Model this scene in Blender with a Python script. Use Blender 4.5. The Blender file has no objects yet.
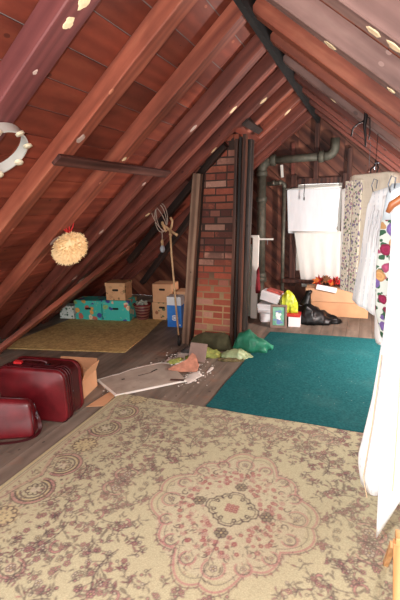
import bpy, math, random
import numpy as np
from mathutils import Vector, Matrix, Euler, noise

random.seed(7)
SC = bpy.context.scene
COL = SC.collection
PI = math.pi
R = math.radians

# ------------------------------------------------------------------ helpers
def lin(c):
    c /= 255.0
    return c / 12.92 if c <= 0.04045 else ((c + 0.055) / 1.055) ** 2.4

def rgb(r, g, b):
    return (lin(r), lin(g), lin(b), 1.0)

class MB:
    """collects shapes that become ONE mesh"""
    def __init__(self):
        self.v = []; self.f = []; self.m = []; self.mi = 0; self.M = Matrix.Identity(4)
    def add(self, vs, fs):
        o = len(self.v)
        self.v += [self.M @ Vector(p) for p in vs]
        for f in fs:
            self.f.append([i + o for i in f]); self.m.append(self.mi)
        return self
    def box(self, c, s, rot=None):
        hx, hy, hz = s[0] / 2, s[1] / 2, s[2] / 2
        vs = [Vector((x, y, z)) for x in (-hx, hx) for y in (-hy, hy) for z in (-hz, hz)]
        if rot is not None:
            e = rot if isinstance(rot, Matrix) else Euler(rot).to_matrix()
            vs = [e @ p for p in vs]
        vs = [p + Vector(c) for p in vs]
        return self.add(vs, [(0, 1, 3, 2), (4, 6, 7, 5), (0, 4, 5, 1), (2, 3, 7, 6), (0, 2, 6, 4), (1, 5, 7, 3)])
    def prism(self, pts, z0, z1):
        n = len(pts)
        vs = [(p[0], p[1], z0) for p in pts] + [(p[0], p[1], z1) for p in pts]
        fs = [tuple(range(n))[::-1], tuple(range(n, 2 * n))]
        fs += [(i, (i + 1) % n, n + (i + 1) % n, n + i) for i in range(n)]
        return self.add(vs, fs)
    def loft(self, rings, caps=True):
        n = len(rings[0]); vs = [p for r in rings for p in r]; fs = []
        for k in range(len(rings) - 1):
            for i in range(n):
                a = k * n + i; b = k * n + (i + 1) % n
                fs.append((a, b, b + n, a + n))
        if caps:
            fs.append(tuple(range(n))[::-1]); fs.append(tuple(range((len(rings) - 1) * n, len(rings) * n)))
        return self.add(vs, fs)
    def tube(self, path, r, n=10, closed=False):
        P = [Vector(p) for p in path]; L = len(P); rs = r if isinstance(r, (list, tuple)) else [r] * L
        rings = []; up = Vector((0, 0, 1)); prev = None
        for i, p in enumerate(P):
            if closed: t = P[(i + 1) % L] - P[i - 1]
            else: t = P[min(i + 1, L - 1)] - P[max(i - 1, 0)]
            t.normalize()
            if prev is None:
                a = t.cross(up)
                if a.length < 1e-3: a = t.cross(Vector((1, 0, 0)))
            else: a = prev - t * prev.dot(t)
            a.normalize(); prev = a; b = t.cross(a)
            rings.append([p + (a * math.cos(2 * PI * k / n) + b * math.sin(2 * PI * k / n)) * rs[i] for k in range(n)])
        if closed:
            rings.append(rings[0]); return self.loft(rings, False)
        return self.loft(rings)
    def lathe(self, prof, n=24, c=(0, 0, 0)):
        rings = [[(c[0] + r * math.cos(2 * PI * k / n), c[1] + r * math.sin(2 * PI * k / n), c[2] + z) for k in range(n)] for r, z in prof]
        return self.loft(rings)
    def build(self, name, mat=None, parent=None, smooth=False, bevel=0.0, seg=2, mats=None):
        me = bpy.data.meshes.new(name)
        me.from_pydata([tuple(p) for p in self.v], [], self.f)
        for mm in (mats or [mat]): me.materials.append(mm)
        if mats: me.polygons.foreach_set('material_index', self.m)
        me.update()
        if smooth: me.polygons.foreach_set('use_smooth', [True] * len(me.polygons))
        o = bpy.data.objects.new(name, me); COL.objects.link(o)
        if parent is not None: o.parent = parent
        if bevel > 0:
            md = o.modifiers.new('edge', 'BEVEL'); md.width = bevel; md.segments = seg; md.limit_method = 'ANGLE'; md.angle_limit = R(40)
            me.polygons.foreach_set('use_smooth', [True] * len(me.polygons))
            md2 = o.modifiers.new('wn', 'WEIGHTED_NORMAL')
        return o

def tag(o, label, cat, group=None, kind=None):
    o['label'] = label; o['category'] = cat
    if group: o['group'] = group
    if kind: o['kind'] = kind
    return o

def thing(name, label, cat, loc=(0, 0, 0), rz=0.0, group=None):
    o = bpy.data.objects.new(name, None); COL.objects.link(o)
    o.empty_display_size = 0.1
    o.location = loc; o.rotation_euler = (0, 0, rz)
    return tag(o, label, cat, group)

def struct(o):
    o['kind'] = 'structure'; return o

# ------------------------------------------------------------------ camera
F_PX, YAW, PITCH, ROLL = 418.96, R(-21.77), R(-12.86), R(-1.378)
EYE = Vector((0, 0, 1.5))
_fwd = Vector((math.sin(YAW) * math.cos(PITCH), math.cos(YAW) * math.cos(PITCH), math.sin(PITCH)))
_right = Vector((math.cos(YAW), -math.sin(YAW), 0)); _up = _right.cross(_fwd)
_r2 = _right * math.cos(ROLL) + _up * math.sin(ROLL); _u2 = _up * math.cos(ROLL) - _right * math.sin(ROLL)
cam = bpy.data.cameras.new('camera'); co = bpy.data.objects.new('camera', cam); COL.objects.link(co)
cam.sensor_fit = 'VERTICAL'; cam.sensor_height = 36.0; cam.lens = 36.0 * F_PX / 600.0
cam.clip_start = 0.02; cam.clip_end = 200
Mx = Matrix((( _r2.x, _u2.x, -_fwd.x), (_r2.y, _u2.y, -_fwd.y), (_r2.z, _u2.z, -_fwd.z)))
co.matrix_world = Matrix.Translation(EYE) @ Mx.to_4x4()
SC.camera = co

# ------------------------------------------------------------------ materials
def new_mat(name):
    m = bpy.data.materials.new(name); m.use_nodes = True
    nt = m.node_tree
    b = nt.nodes['Principled BSDF']
    return m, nt, b

def nd(nt, typ, **kw):
    n = nt.nodes.new(typ)
    for k, v in kw.items():
        if k.startswith('i_'):
            n.inputs[k[2:].replace('_', ' ')].default_value = v
        else: setattr(n, k, v)
    return n

def ramp(nt, stops, fac, interp='LINEAR'):
    r = nt.nodes.new('ShaderNodeValToRGB'); r.color_ramp.interpolation = interp
    e = r.color_ramp.elements
    while len(e) < len(stops): e.new(0.5)
    for i, (p, c) in enumerate(stops): e[i].position = p; e[i].color = c
    nt.links.new(fac, r.inputs['Fac'])
    return r.outputs['Color']

def mixc(nt, fac, a, b, mode='MIX'):
    m = nt.nodes.new('ShaderNodeMix'); m.data_type = 'RGBA'; m.blend_type = mode
    for sock, v in ((m.inputs[0], fac), (m.inputs[6], a), (m.inputs[7], b)):
        if isinstance(v, (int, float)): sock.default_value = v
        elif isinstance(v, tuple): sock.default_value = v
        else: nt.links.new(v, sock)
    return m.outputs[2]

def math_n(nt, op, a, b=None):
    m = nt.nodes.new('ShaderNodeMath'); m.operation = op
    for s, v in ((m.inputs[0], a), (m.inputs[1], b)):
        if v is None: continue
        if isinstance(v, (int, float)): s.default_value = v
        else: nt.links.new(v, s)
    return m.outputs[0]

def coords(nt, scale=(1, 1, 1), rnd=True, kind='Object'):
    tc = nt.nodes.new('ShaderNodeTexCoord')
    out = tc.outputs[kind]
    if rnd:
        oi = nt.nodes.new('ShaderNodeObjectInfo')
        va = nt.nodes.new('ShaderNodeVectorMath'); va.operation = 'SCALE'; va.inputs[0].default_value = (17.3, 9.1, 5.7)
        nt.links.new(oi.outputs['Random'], va.inputs['Scale'])
        ad = nt.nodes.new('ShaderNodeVectorMath'); ad.operation = 'ADD'
        nt.links.new(out, ad.inputs[0]); nt.links.new(va.outputs[0], ad.inputs[1]); out = ad.outputs[0]
    mp = nt.nodes.new('ShaderNodeMapping'); mp.inputs['Scale'].default_value = scale
    nt.links.new(out, mp.inputs['Vector'])
    return mp.outputs['Vector']

def tex_noise(nt, vec, scale, detail=4, rough=0.55, dist=0.0):
    n = nt.nodes.new('ShaderNodeTexNoise'); n.inputs['Scale'].default_value = scale; n.inputs['Detail'].default_value = detail
    n.inputs['Roughness'].default_value = rough; n.inputs['Distortion'].default_value = dist
    nt.links.new(vec, n.inputs['Vector']); return n.outputs['Fac']

def bump(nt, b, h, strength=0.3, dist=0.01):
    n = nt.nodes.new('ShaderNodeBump'); n.inputs['Strength'].default_value = strength; n.inputs['Distance'].default_value = dist
    nt.links.new(h, n.inputs['Height']); nt.links.new(n.outputs['Normal'], b.inputs['Normal'])

def plain(name, c, rough=0.6, metal=0.0, var=0.12, scale=12.0, bmp=0.1, spec=0.4):
    m, nt, b = new_mat(name)
    v = coords(nt)
    n = tex_noise(nt, v, scale, 5)
    lo = tuple(x * (1 - var) for x in c[:3]) + (1,); hi = tuple(min(1, x * (1 + var)) for x in c[:3]) + (1,)
    nt.links.new(ramp(nt, [(0.3, lo), (0.7, hi)], n), b.inputs['Base Color'])
    b.inputs['Roughness'].default_value = rough; b.inputs['Metallic'].default_value = metal
    b.inputs['Specular IOR Level'].default_value = spec
    if bmp: bump(nt, b, n, bmp, 0.01)
    return m

def wood(name, dark, mid, light, axis=0, island=False, rough=0.55, stain=None, isl_var=0.35, grain=1.0, gs=7.0, con=1.0):
    """streaky timber, the grain along the given local axis"""
    m, nt, b = new_mat(name)
    sc = [gs, gs, gs]; sc[axis] = 0.6
    v = coords(nt, tuple(sc))
    if island:
        g = nt.nodes.new('ShaderNodeNewGeometry')
        va = nt.nodes.new('ShaderNodeVectorMath'); va.operation = 'SCALE'; va.inputs[0].default_value = (31.0, 47.0, 23.0)
        nt.links.new(g.outputs['Random Per Island'], va.inputs['Scale'])
        ad = nt.nodes.new('ShaderNodeVectorMath'); ad.operation = 'ADD'
        nt.links.new(v, ad.inputs[0]); nt.links.new(va.outputs[0], ad.inputs[1]); v = ad.outputs[0]
    n1 = tex_noise(nt, v, 1.0, 5, 0.6, 0.4)
    w = nt.nodes.new('ShaderNodeTexWave'); w.wave_type = 'RINGS'; w.rings_direction = 'XYZ'[axis]
    w.inputs['Scale'].default_value = 0.9; w.inputs['Distortion'].default_value = 5.0; w.inputs['Detail'].default_value = 3.0
    w.inputs['Detail Scale'].default_value = 0.8
    nt.links.new(v, w.inputs['Vector'])
    f = math_n(nt, 'ADD', math_n(nt, 'MULTIPLY', n1, 0.78), math_n(nt, 'MULTIPLY', w.outputs['Fac'], 0.22 * grain))
    col = ramp(nt, [(0.5 - .24 * con, dark), (0.5, mid), (0.5 + .26 * con, light)], f)
    # knots and blotches
    sc2 = [4.0, 4.0, 4.0]; sc2[axis] = 1.6
    v2 = coords(nt, tuple(sc2)); n2 = tex_noise(nt, v2, 1.4, 4, 0.6)
    col = mixc(nt, math_n(nt, 'MULTIPLY', ramp(nt, [(0.42, (0, 0, 0, 1)), (0.72, (1, 1, 1, 1))], n2), 0.55), col, tuple(x * 0.35 for x in dark[:3]) + (1,))
    vs = nt.nodes.new('ShaderNodeTexVoronoi'); vs.inputs['Scale'].default_value = 13.0
    sc3 = [1.0, 1.0, 1.0]; sc3[axis] = 0.6
    nt.links.new(coords(nt, tuple(sc3)), vs.inputs['Vector'])
    sp = nt.nodes.new('ShaderNodeSeparateColor'); nt.links.new(vs.outputs['Color'], sp.inputs[0])
    spot = math_n(nt, 'LESS_THAN', vs.outputs['Distance'], math_n(nt, 'MULTIPLY', math_n(nt, 'SUBTRACT', sp.outputs[0], .45), .28))
    col = mixc(nt, math_n(nt, 'MULTIPLY', spot, .6), col, mixc(nt, math_n(nt, 'GREATER_THAN', sp.outputs[1], .72), tuple(x * .4 for x in dark[:3]) + (1,), light))
    if stain is not None:
        n3 = tex_noise(nt, coords(nt, (1.3, 1.3, 1.3)), 2.3, 5, 0.7)
        col = mixc(nt, ramp(nt, [(0.58, (0, 0, 0, 1)), (0.72, (0.7, 0.7, 0.7, 1))], n3), col, stain)
    if island:
        g2 = nt.nodes.new('ShaderNodeNewGeometry')
        hs = nt.nodes.new('ShaderNodeHueSaturation')
        nt.links.new(col, hs.inputs['Color'])
        mr = nt.nodes.new('ShaderNodeMapRange'); mr.inputs['To Min'].default_value = 1 - isl_var; mr.inputs['To Max'].default_value = 1 + isl_var
        nt.links.new(g2.outputs['Random Per Island'], mr.inputs['Value']); nt.links.new(mr.outputs[0], hs.inputs['Value'])
        col = hs.outputs['Color']
    nt.links.new(col, b.inputs['Base Color'])
    b.inputs['Roughness'].default_value = rough; b.inputs['Specular IOR Level'].default_value = 0.3
    bump(nt, b, f, 0.25, 0.004)
    return m

M_RAFTER = wood('rafter_timber', rgb(88, 40, 32), rgb(150, 82, 62), rgb(196, 128, 98), 0, con=1.2, gs=8, grain=.45, rough=0.5)
M_RAFTER_P = wood('rafter_timber_purple', rgb(72, 36, 36), rgb(112, 62, 60), rgb(150, 96, 88), 0, con=1.2, gs=8, grain=.45, rough=0.5)
M_RAFTER_D = wood('rafter_timber_dark', rgb(70, 36, 30), rgb(122, 66, 54), rgb(165, 100, 82), 0, con=1.2, gs=8, grain=.45, rough=0.55)
M_RAFTER_C = wood('rafter_charred', rgb(22, 16, 15), rgb(52, 36, 30), rgb(92, 66, 54), 0, con=1.2, gs=8, grain=.45, rough=0.6)
M_RAFTER_G = wood('rafter_timber_grey', rgb(92, 66, 60), rgb(136, 104, 96), rgb(164, 134, 124), 0, con=1.2, gs=8, grain=.45, rough=0.55)
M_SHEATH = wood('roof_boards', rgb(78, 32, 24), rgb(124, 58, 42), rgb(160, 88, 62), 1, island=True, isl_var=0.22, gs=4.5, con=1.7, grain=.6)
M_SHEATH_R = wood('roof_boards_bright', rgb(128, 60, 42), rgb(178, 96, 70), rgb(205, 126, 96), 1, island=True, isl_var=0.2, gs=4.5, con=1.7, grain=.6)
M_GABLE = wood('gable_boards', rgb(62, 32, 26), rgb(104, 60, 46), rgb(146, 94, 72), 0, island=True, isl_var=0.3)
M_UNDER = plain('felt_behind_boards', rgb(120, 112, 108), 0.9)
M_FLOOR = wood('floor_boards', rgb(72, 62, 55), rgb(126, 112, 99), rgb(168, 153, 138), 1, island=True, isl_var=0.10, gs=5, con=2.2, grain=.5, rough=0.65, stain=rgb(140, 98, 76))
M_DARKGAP = plain('dark_gap', rgb(30, 24, 20), 0.9)
M_CHAR = wood('charred_board', rgb(16, 13, 12), rgb(44, 36, 32), rgb(96, 80, 68), 2, rough=0.55)
M_CHARBR = wood('charred_brown_board', rgb(38, 24, 20), rgb(92, 58, 44), rgb(142, 96, 76), 2, rough=0.55)
M_POST = wood('weathered_post', rgb(70, 50, 40), rgb(128, 98, 80), rgb(168, 138, 114), 2, rough=0.7)
M_STUD = wood('dark_stud', rgb(40, 24, 20), rgb(78, 46, 38), rgb(110, 70, 56), 2, rough=0.6)
M_PLANK = wood('dark_plank', rgb(60, 34, 30), rgb(92, 56, 48), rgb(120, 80, 70), 0, rough=0.6)
M_CREAM = plain('cream_patch', rgb(224, 198, 158), 0.8, var=0.2, scale=30)
M_GREYPATCH = plain('grey_patch', rgb(176, 150, 138), 0.8, var=0.2, scale=30)
M_WHITEPAINT = plain('white_paint', rgb(228, 222, 212), 0.55, var=0.05)
M_BLACKMETAL = plain('black_metal', rgb(38, 34, 34), 0.45, 0.6)
M_STEEL = plain('wire_steel', rgb(120, 124, 132), 0.35, 0.8)
M_LEATHER = plain('maroon_leather', rgb(98, 20, 27), 0.36, var=0.35, scale=9, bmp=0.12, spec=0.5)
M_LEATHER_D = plain('maroon_leather_dark', rgb(66, 12, 18), 0.4, var=0.3, scale=14, spec=0.5)
M_RED = plain('red_cloth', rgb(196, 30, 34), 0.7)
M_RED_D = plain('dark_red_cloth', rgb(120, 24, 32), 0.8, var=0.3)
M_CARD = plain('brown_cardboard', rgb(204, 154, 114), 0.85, var=0.1, scale=6)
M_CARD2 = plain('tan_cardboard', rgb(206, 160, 122), 0.85, var=0.1, scale=5)
M_WHITE = plain('white_card', rgb(232, 230, 230), 0.7, var=0.03)
M_BRASS = plain('tan_brass', rgb(176, 142, 104), 0.5, 0.1, var=0.2)
M_PIPE = plain('cast_iron_pipe', rgb(94, 90, 78), 0.6, 0.3, var=0.3, scale=18)
M_PIPE2 = plain('steel_pipe', rgb(112, 108, 96), 0.5, 0.5, var=0.3, scale=18)
M_STRAW = plain('straw_fluff', rgb(244, 214, 164), 0.8, var=0.1, scale=40)
M_GLASSBULB = plain('dull_bulb', rgb(150, 152, 156), 0.15, 0.0, var=0.05)
M_HANGER = wood('hanger_wood', rgb(110, 60, 32), rgb(140, 84, 48), rgb(164, 106, 66), 0, rough=0.4)
M_PINE = wood('pine_trestle', rgb(170, 112, 66), rgb(214, 158, 106), rgb(232, 186, 136), 2, rough=0.5)

# ------------------------------------------------------------------ roof geometry
XR, ZR = -0.69, 2.56            # ridge line of the rafters' inner faces
SL, SR = 0.79, 0.81             # slopes
XL_E, XR_E = XR - ZR / SL, XR + ZR / SR
Y0, YG = -0.35, 6.2
DEPTH = 0.095

def bar(path0, path1, normal, w, d, wob=0.006, n=14, seed=0, edge='far'):
    """a timber between two points of the inner face's far edge; local X runs along it; returns (MB, matrix)"""
    a, b = Vector(path0), Vector(path1)
    X = (b - a); L = X.length; X.normalize()
    Zn = Vector(normal); Zn = (Zn - X * Zn.dot(X)).normalized()
    Yn = Zn.cross(X)
    M = Matrix((X, Yn, Zn)).transposed().to_4x4(); M.translation = a
    s = -1 if Yn.y > 0 else 1            # the width runs towards -Y of the room
    rings = []
    for i in range(n + 1):
        t = i / n; x = t * L
        q = [noise.noise(Vector((x * 1.7, k * 3.1 + seed * 7.7, seed))) * wob for k in range(4)]
        y0 = q[0]; y1 = s * w + q[1]
        c = 0.005
        rings.append([(x, y0, c + q[2]), (x, y0 + s * c, q[2]), (x, y1 - s * c, q[3]), (x, y1, c + q[3]), (x, y1, d), (x, y0, d)])
    mb = MB(); mb.loft(rings)
    return mb, M, s, L

def blot(mb, cx, cy, rx, ry, z, seed, th=0.004, n=18):
    top = []; bot = []
    for i in range(n):
        a = 2 * PI * i / n
        r = 1 + 0.45 * noise.noise(Vector((math.cos(a) * 1.6 + seed * 5.1, math.sin(a) * 1.6, seed)))
        bot.append((cx + rx * r * math.cos(a), cy + ry * r * math.sin(a), z))
        top.append((cx + rx * r * 0.8 * math.cos(a), cy + ry * r * 0.8 * math.sin(a), z - th))
    mb.loft([bot, top])

def rafter(side, yt, yb, mat, w=0.10, seed=0, x_from=None, x_to=None, patches=(), d=DEPTH):
    def P(x):
        t = (x - XR) / ((XL_E if side == 'L' else XR_E) - XR)
        z = ZR * (1 - t); return (x, yt + (yb - yt) * t, z)
    xe = XL_E if side == 'L' else XR_E
    a = P(x_from if x_from is not None else xe); b = P(x_to if x_to is not None else XR)
    nrm = (-SL, 0, 1) if side == 'L' else (SR, 0, 1)
    mb, M, s, L = bar(a, b, nrm, w, d, seed=seed)
    o = struct(mb.build('rafter', mat)); o.matrix_world = M
    for k, (x, rx, ry, pm) in enumerate(patches):      # x: room coordinate of the patch along the rafter
        t = (Vector(P(x)) - Vector(a)).length
        pb = MB(); blot(pb, t, s * w * 0.5, rx, ry, 0.0015, seed + k * 3.3)
        pb.build('paint_patch', pm, o)
    return o

rafter('L', 1.08, 1.08, M_RAFTER_P, 0.11, 1)
rafter('L', 1.60, 1.65, M_RAFTER_P, 0.145, 2, patches=[(-1.05, 0.05, 0.030, M_CREAM), (-1.14, 0.03, 0.026, M_CREAM), (-1.33, 0.014, 0.012, M_GREYPATCH)])
rafter('L', 2.13, 2.27, M_RAFTER, 0.11, 3, patches=[(-1.55, 0.035, 0.03, M_GREYPATCH)])
rafter('L', 2.66, 2.96, M_RAFTER, 0.11, 4, patches=[(-1.62, 0.022, 0.022, M_CREAM), (-2.36, 0.07, 0.028, M_GREYPATCH)])
rafter('L', 3.18, 3.64, M_RAFTER_D, 0.11, 5, patches=[(-1.30, 0.04, 0.025, M_GREYPATCH), (-2.32, 0.035, 0.025, M_GREYPATCH), (-1.8, 0.02, 0.02, M_GREYPATCH)])
rafter('L', 3.55, 3.93, M_RAFTER_D, 0.10, 6, patches=[(-1.08, 0.04, 0.024, M_CREAM), (-3.0, 0.05, 0.03, M_GREYPATCH)])
rafter('L', 3.98, 4.08, M_RAFTER_D, 0.11, 7, patches=[(-0.92, 0.04, 0.03, M_CREAM), (-1.40, 0.045, 0.03, M_CREAM), (-2.15, 0.03, 0.03, M_CREAM), (-3.1, 0.06, 0.03, M_GREYPATCH)])
rafter('L', 4.36, 4.30, M_RAFTER, 0.10, 8, x_from=-1.16)
rafter('L', 4.52, 4.30, M_RAFTER_D, 0.12, 9, x_to=-1.80, patches=[(-3.15, 0.03, 0.03, M_GREYPATCH)])
rafter('L', 4.82, 4.86, M_RAFTER, 0.10, 10, x_from=-1.16, patches=[(-0.86, 0.05, 0.03, M_CREAM)])
rafter('L', 5.30, 5.36, M_RAFTER_D, 0.10, 11)
rafter('L', 5.78, 5.84, M_RAFTER_D, 0.10, 12)
rr = [1.10, 1.62, 2.15, 2.70, 3.16, 3.62, 4.12, 4.62, 5.14, 5.66]
rm = [M_RAFTER_G, M_RAFTER_G, M_RAFTER_G, M_RAFTER, M_RAFTER, M_RAFTER_G, M_RAFTER_D, M_RAFTER_D, M_RAFTER_D, M_RAFTER_D]
for i, (y, m) in enumerate(zip(rr, rm)):
    pt = []
    if i == 1: pt = [(-0.02, 0.035, 0.025, M_CREAM), (0.045, 0.03, 0.03, M_CREAM)]
    if i == 2: pt = [(-0.20, 0.035, 0.03, M_CREAM), (-0.60, 0.04, 0.03, M_CREAM), (0.06, 0.025, 0.02, M_CREAM)]
    if i == 5: pt = [(-0.30, 0.03, 0.02, M_CREAM)]
    rafter('R', y, y + 0.05, m, 0.11, 20 + i, patches=pt)

# header between the trimmed rafters, above the chimney
mb = MB(); mb.box((-1.12, 4.26, 2.25), (0.07, 0.60, 0.09), (0, R(-38), 0))
struct(mb.build('roof_header', M_RAFTER_C, bevel=0.006))
# charred brace running up to the header
mb, M, s, L = bar((-2.75, 4.62, 0.80), (-1.30, 4.12, 2.04), (-SL, 0, 1), 0.07, 0.07, seed=31)
o = struct(mb.build('charred_brace', M_RAFTER_C)); o.matrix_world = M
mb, M, s, L = bar((-2.90, 5.20, 0.42), (-1.95, 5.0, 1.45), (-SL, 0, 1), 0.10, 0.06, seed=33)
o = struct(mb.build('charred_brace', M_RAFTER_C)); o.matrix_world = M
mb, M, s, L = bar((-3.55, 2.99, -0.04), (-2.70, 4.58, 0.98), (-SL, 0, 1), 0.15, 0.05, seed=35)
o = struct(mb.build('sway_brace', M_RAFTER)); o.matrix_world = M

# ridge board
mb = MB(); mb.box((XR, (Y0 + YG) / 2, ZR + 0.05), (0.035, YG - Y0, 0.20))
struct(mb.build('ridge_board', plain('black_brown_timber', rgb(20, 15, 13), .85, var=.4, scale=8)))

# roof boards on both slopes
def slope_boards(side, name, mat):
    s = SL if side == 'L' else SR; sg = -1 if side == 'L' else 1
    along = Vector((sg, 0, -s)).normalized()
    n = Vector((sg * s, 0, 1)).normalized()
    top = Vector((XR, 0, ZR)) + n * (DEPTH + 0.003)
    Ltot = (ZR + 0.25) / s * math.sqrt(1 + s * s) + 0.05
    rnd = random.Random(5 if side == 'L' else 6)
    mb = MB(); t = -0.05
    while t < Ltot:
        w = rnd.uniform(0.16, 0.21); y = Y0
        while y < YG:
            ln = rnd.uniform(2.2, 3.8); y1 = min(y + ln, YG)
            a = top + along * (t + 0.003); b = top + along * (t + w - 0.003)
            e = 0.018
            vs = [a + Vector((0, y + .002, 0)), b + Vector((0, y + .002, 0)), b + Vector((0, y1 - .002, 0)), a + Vector((0, y1 - .002, 0))]
            vs2 = [p + n * e for p in vs]
            mb.add(vs + vs2, [(0, 1, 2, 3), (7, 6, 5, 4), (0, 4, 5, 1), (1, 5, 6, 2), (2, 6, 7, 3), (3, 7, 4, 0)])
            y = y1
        t += w
    o = struct(mb.build(name, mat))
    ub = MB(); a = top + along * (-0.1) + n * 0.007; b = top + along * Ltot + n * 0.007
    vs = [a + Vector((0, Y0, 0)), b + Vector((0, Y0, 0)), b + Vector((0, YG, 0)), a + Vector((0, YG, 0))]
    ub.add(vs + [p + n * 0.02 for p in vs], [(0, 1, 2, 3), (7, 6, 5, 4), (0, 4, 5, 1), (1, 5, 6, 2), (2, 6, 7, 3), (3, 7, 4, 0)])
    ub.build('roof_felt', M_UNDER, o)
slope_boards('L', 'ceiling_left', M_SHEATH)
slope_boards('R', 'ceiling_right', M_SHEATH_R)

# floor boards
mb = MB(); rnd = random.Random(11); x = -4.3
while x < 2.7:
    w = rnd.uniform(0.11, 0.15); y = Y0
    while y < YG:
        y1 = min(y + rnd.uniform(2.0, 3.6), YG)
        mb.box((x + w / 2, (y + y1) / 2, -0.012), (w - 0.003, y1 - y - 0.003, 0.024)); y = y1
    x += w
fl_o = struct(mb.build('floor', M_FLOOR))
mb = MB(); mb.box(((-4.3 + 2.7) / 2, (Y0 + YG) / 2, -0.035), (7.0, YG - Y0, 0.02)); mb.build('subfloor', M_DARKGAP, fl_o)

# gable wall: diagonal boards cut around the window
WX0, WX1, WZ0, WZ1 = -0.955, -0.34, 0.52, 1.74
def clip(poly, a, b, c):        # keep a*x+b*z<=c
    out = []
    for i in range(len(poly)):
        p, q = poly[i], poly[(i + 1) % len(poly)]
        dp = a * p[0] + b * p[1] - c; dq = a * q[0] + b * q[1] - c
        if dp <= 0: out.append(p)
        if (dp < 0 < dq) or (dq < 0 < dp):
            t = dp / (dp - dq); out.append((p[0] + (q[0] - p[0]) * t, p[1] + (q[1] - p[1]) * t))
    return out
mb = MB(); ang = R(-42); ux, uz = math.cos(ang), math.sin(ang); vx, vz = -uz, ux
k = -20
while k < 32:
    v0, v1 = k * 0.185 + 0.003, (k + 1) * 0.185 - 0.003
    base = [(ux * u + vx * v, uz * u + vz * v) for u, v in ((-9, v0), (9, v0), (9, v1), (-9, v1))]
    base = clip(base, 0, -1, 0.0); base = clip(base, -SL, 1, ZR + 0.13 - SL * XR) if base else base
    base = clip(base, SR, 1, ZR + 0.13 + SR * XR) if base else base
    for cons in ([(1, 0, WX0)], [(-1, 0, -WX1)], [(-1, 0, -WX0), (1, 0, WX1), (0, -1, -WZ1)], [(-1, 0, -WX0), (1, 0, WX1), (0, 1, WZ0)]):
        p = base
        for c in cons:
            if len(p) >= 3: p = clip(p, *c)
        if len(p) >= 3:
            n_ = len(p)
            vs = [(a, YG, b) for a, b in p] + [(a, YG + 0.03, b) for a, b in p]
            mb.add(vs, [tuple(range(n_)), tuple(range(n_, 2 * n_))[::-1]] + [(i, n_ + i, n_ + (i + 1) % n_, (i + 1) % n_) for i in range(n_)])
    k += 1
# boards are built in their own tilted frame so the grain follows them
Mg = Matrix.Rotation(-ang, 4, 'Y').inverted()
go = mb.build('wall_back', M_GABLE); struct(go)
rotm = Matrix.Rotation(-ang, 4, 'Y')
go.data.transform(rotm.inverted()); go.matrix_world = rotm
mb = MB()
def backing(x0, x1, z0, z1):
    mb.box(((x0 + x1) / 2, YG + 0.045, (z0 + z1) / 2), (x1 - x0, 0.03, z1 - z0))
backing(-4.3, WX0, 0, 3.0); backing(WX1, 2.8, 0, 3.0); backing(WX0, WX1, 0, WZ0); backing(WX0, WX1, WZ1, 3.0)
gf = mb.build('gable_felt', M_DARKGAP, go); gf.data.transform(rotm.inverted())

# window: frame, sash bars, glass
wo = bpy.data.objects.new('window_1', None); COL.objects.link(wo); wo.location = (0, YG, 0); struct(wo)
mb = MB()
mb.box((WX0 - 0.035, -0.04, (WZ0 + WZ1) / 2 - 0.05), (0.09, 0.09, WZ1 - WZ0 + 0.35)); mb.box((WX1 + 0.035, -0.04, (WZ0 + WZ1) / 2 - 0.05), (0.09, 0.09, WZ1 - WZ0 + 0.35))
mb.box(((WX0 + WX1) / 2, -0.03, WZ1 + 0.04), (WX1 - WX0 + 0.16, 0.06, 0.08))
mb.build('window_frame', M_STUD, wo, bevel=0.004)
mb = MB(); mb.box(((WX0 + WX1) / 2, -0.10, WZ0 - 0.13), (WX1 - WX0 + 0.30, 0.22, 0.05)); mb.build('window_sill', M_STUD, wo, bevel=0.004)
mb = MB()
zc = (WZ0 + WZ1) / 2
for xx in (WX0 + 0.03, WX1 - 0.03): mb.box((xx, 0.015, zc), (0.05, 0.03, WZ1 - WZ0))
for zz in (WZ0 + 0.03, zc, WZ1 - 0.03): mb.box(((WX0 + WX1) / 2, 0.015, zz), (WX1 - WX0 - 0.1, 0.03, 0.05))
mb.build('window_sash', M_WHITEPAINT, wo)
gm, nt, b = new_mat('window_glass'); b.inputs['Transmission Weight'].default_value = 1.0; b.inputs['Roughness'].default_value = 0.02; b.inputs['IOR'].default_value = 1.05
mb = MB(); mb.box(((WX0 + WX1) / 2, 0.02, zc), (WX1 - WX0 - 0.1, 0.004, WZ1 - WZ0 - 0.1)); mb.build('window_pane', gm, wo)

# studs on the gable
mb = MB(); mb.box((-0.70, YG - 0.045, 2.17), (0.06, 0.08, 0.74)); struct(mb.build('gable_stud', M_STUD, bevel=0.004))
mb = MB(); mb.box((-0.27, YG - 0.045, 1.96), (0.06, 0.08, 0.44)); struct(mb.build('gable_stud', M_STUD, bevel=0.004))
mb = MB(); mb.box((-1.02, YG - 0.02, 2.05), (0.05, 0.03, 0.5)); struct(mb.build('gable_stud', M_RAFTER_D, bevel=0.004))
mb = MB(); mb.box((-1.17, YG - 0.03, 1.93), (0.035, 0.03, 0.17), (0, R(-5), 0)); struct(mb.build('gable_batten', M_WHITEPAINT, bevel=0.003))

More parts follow.
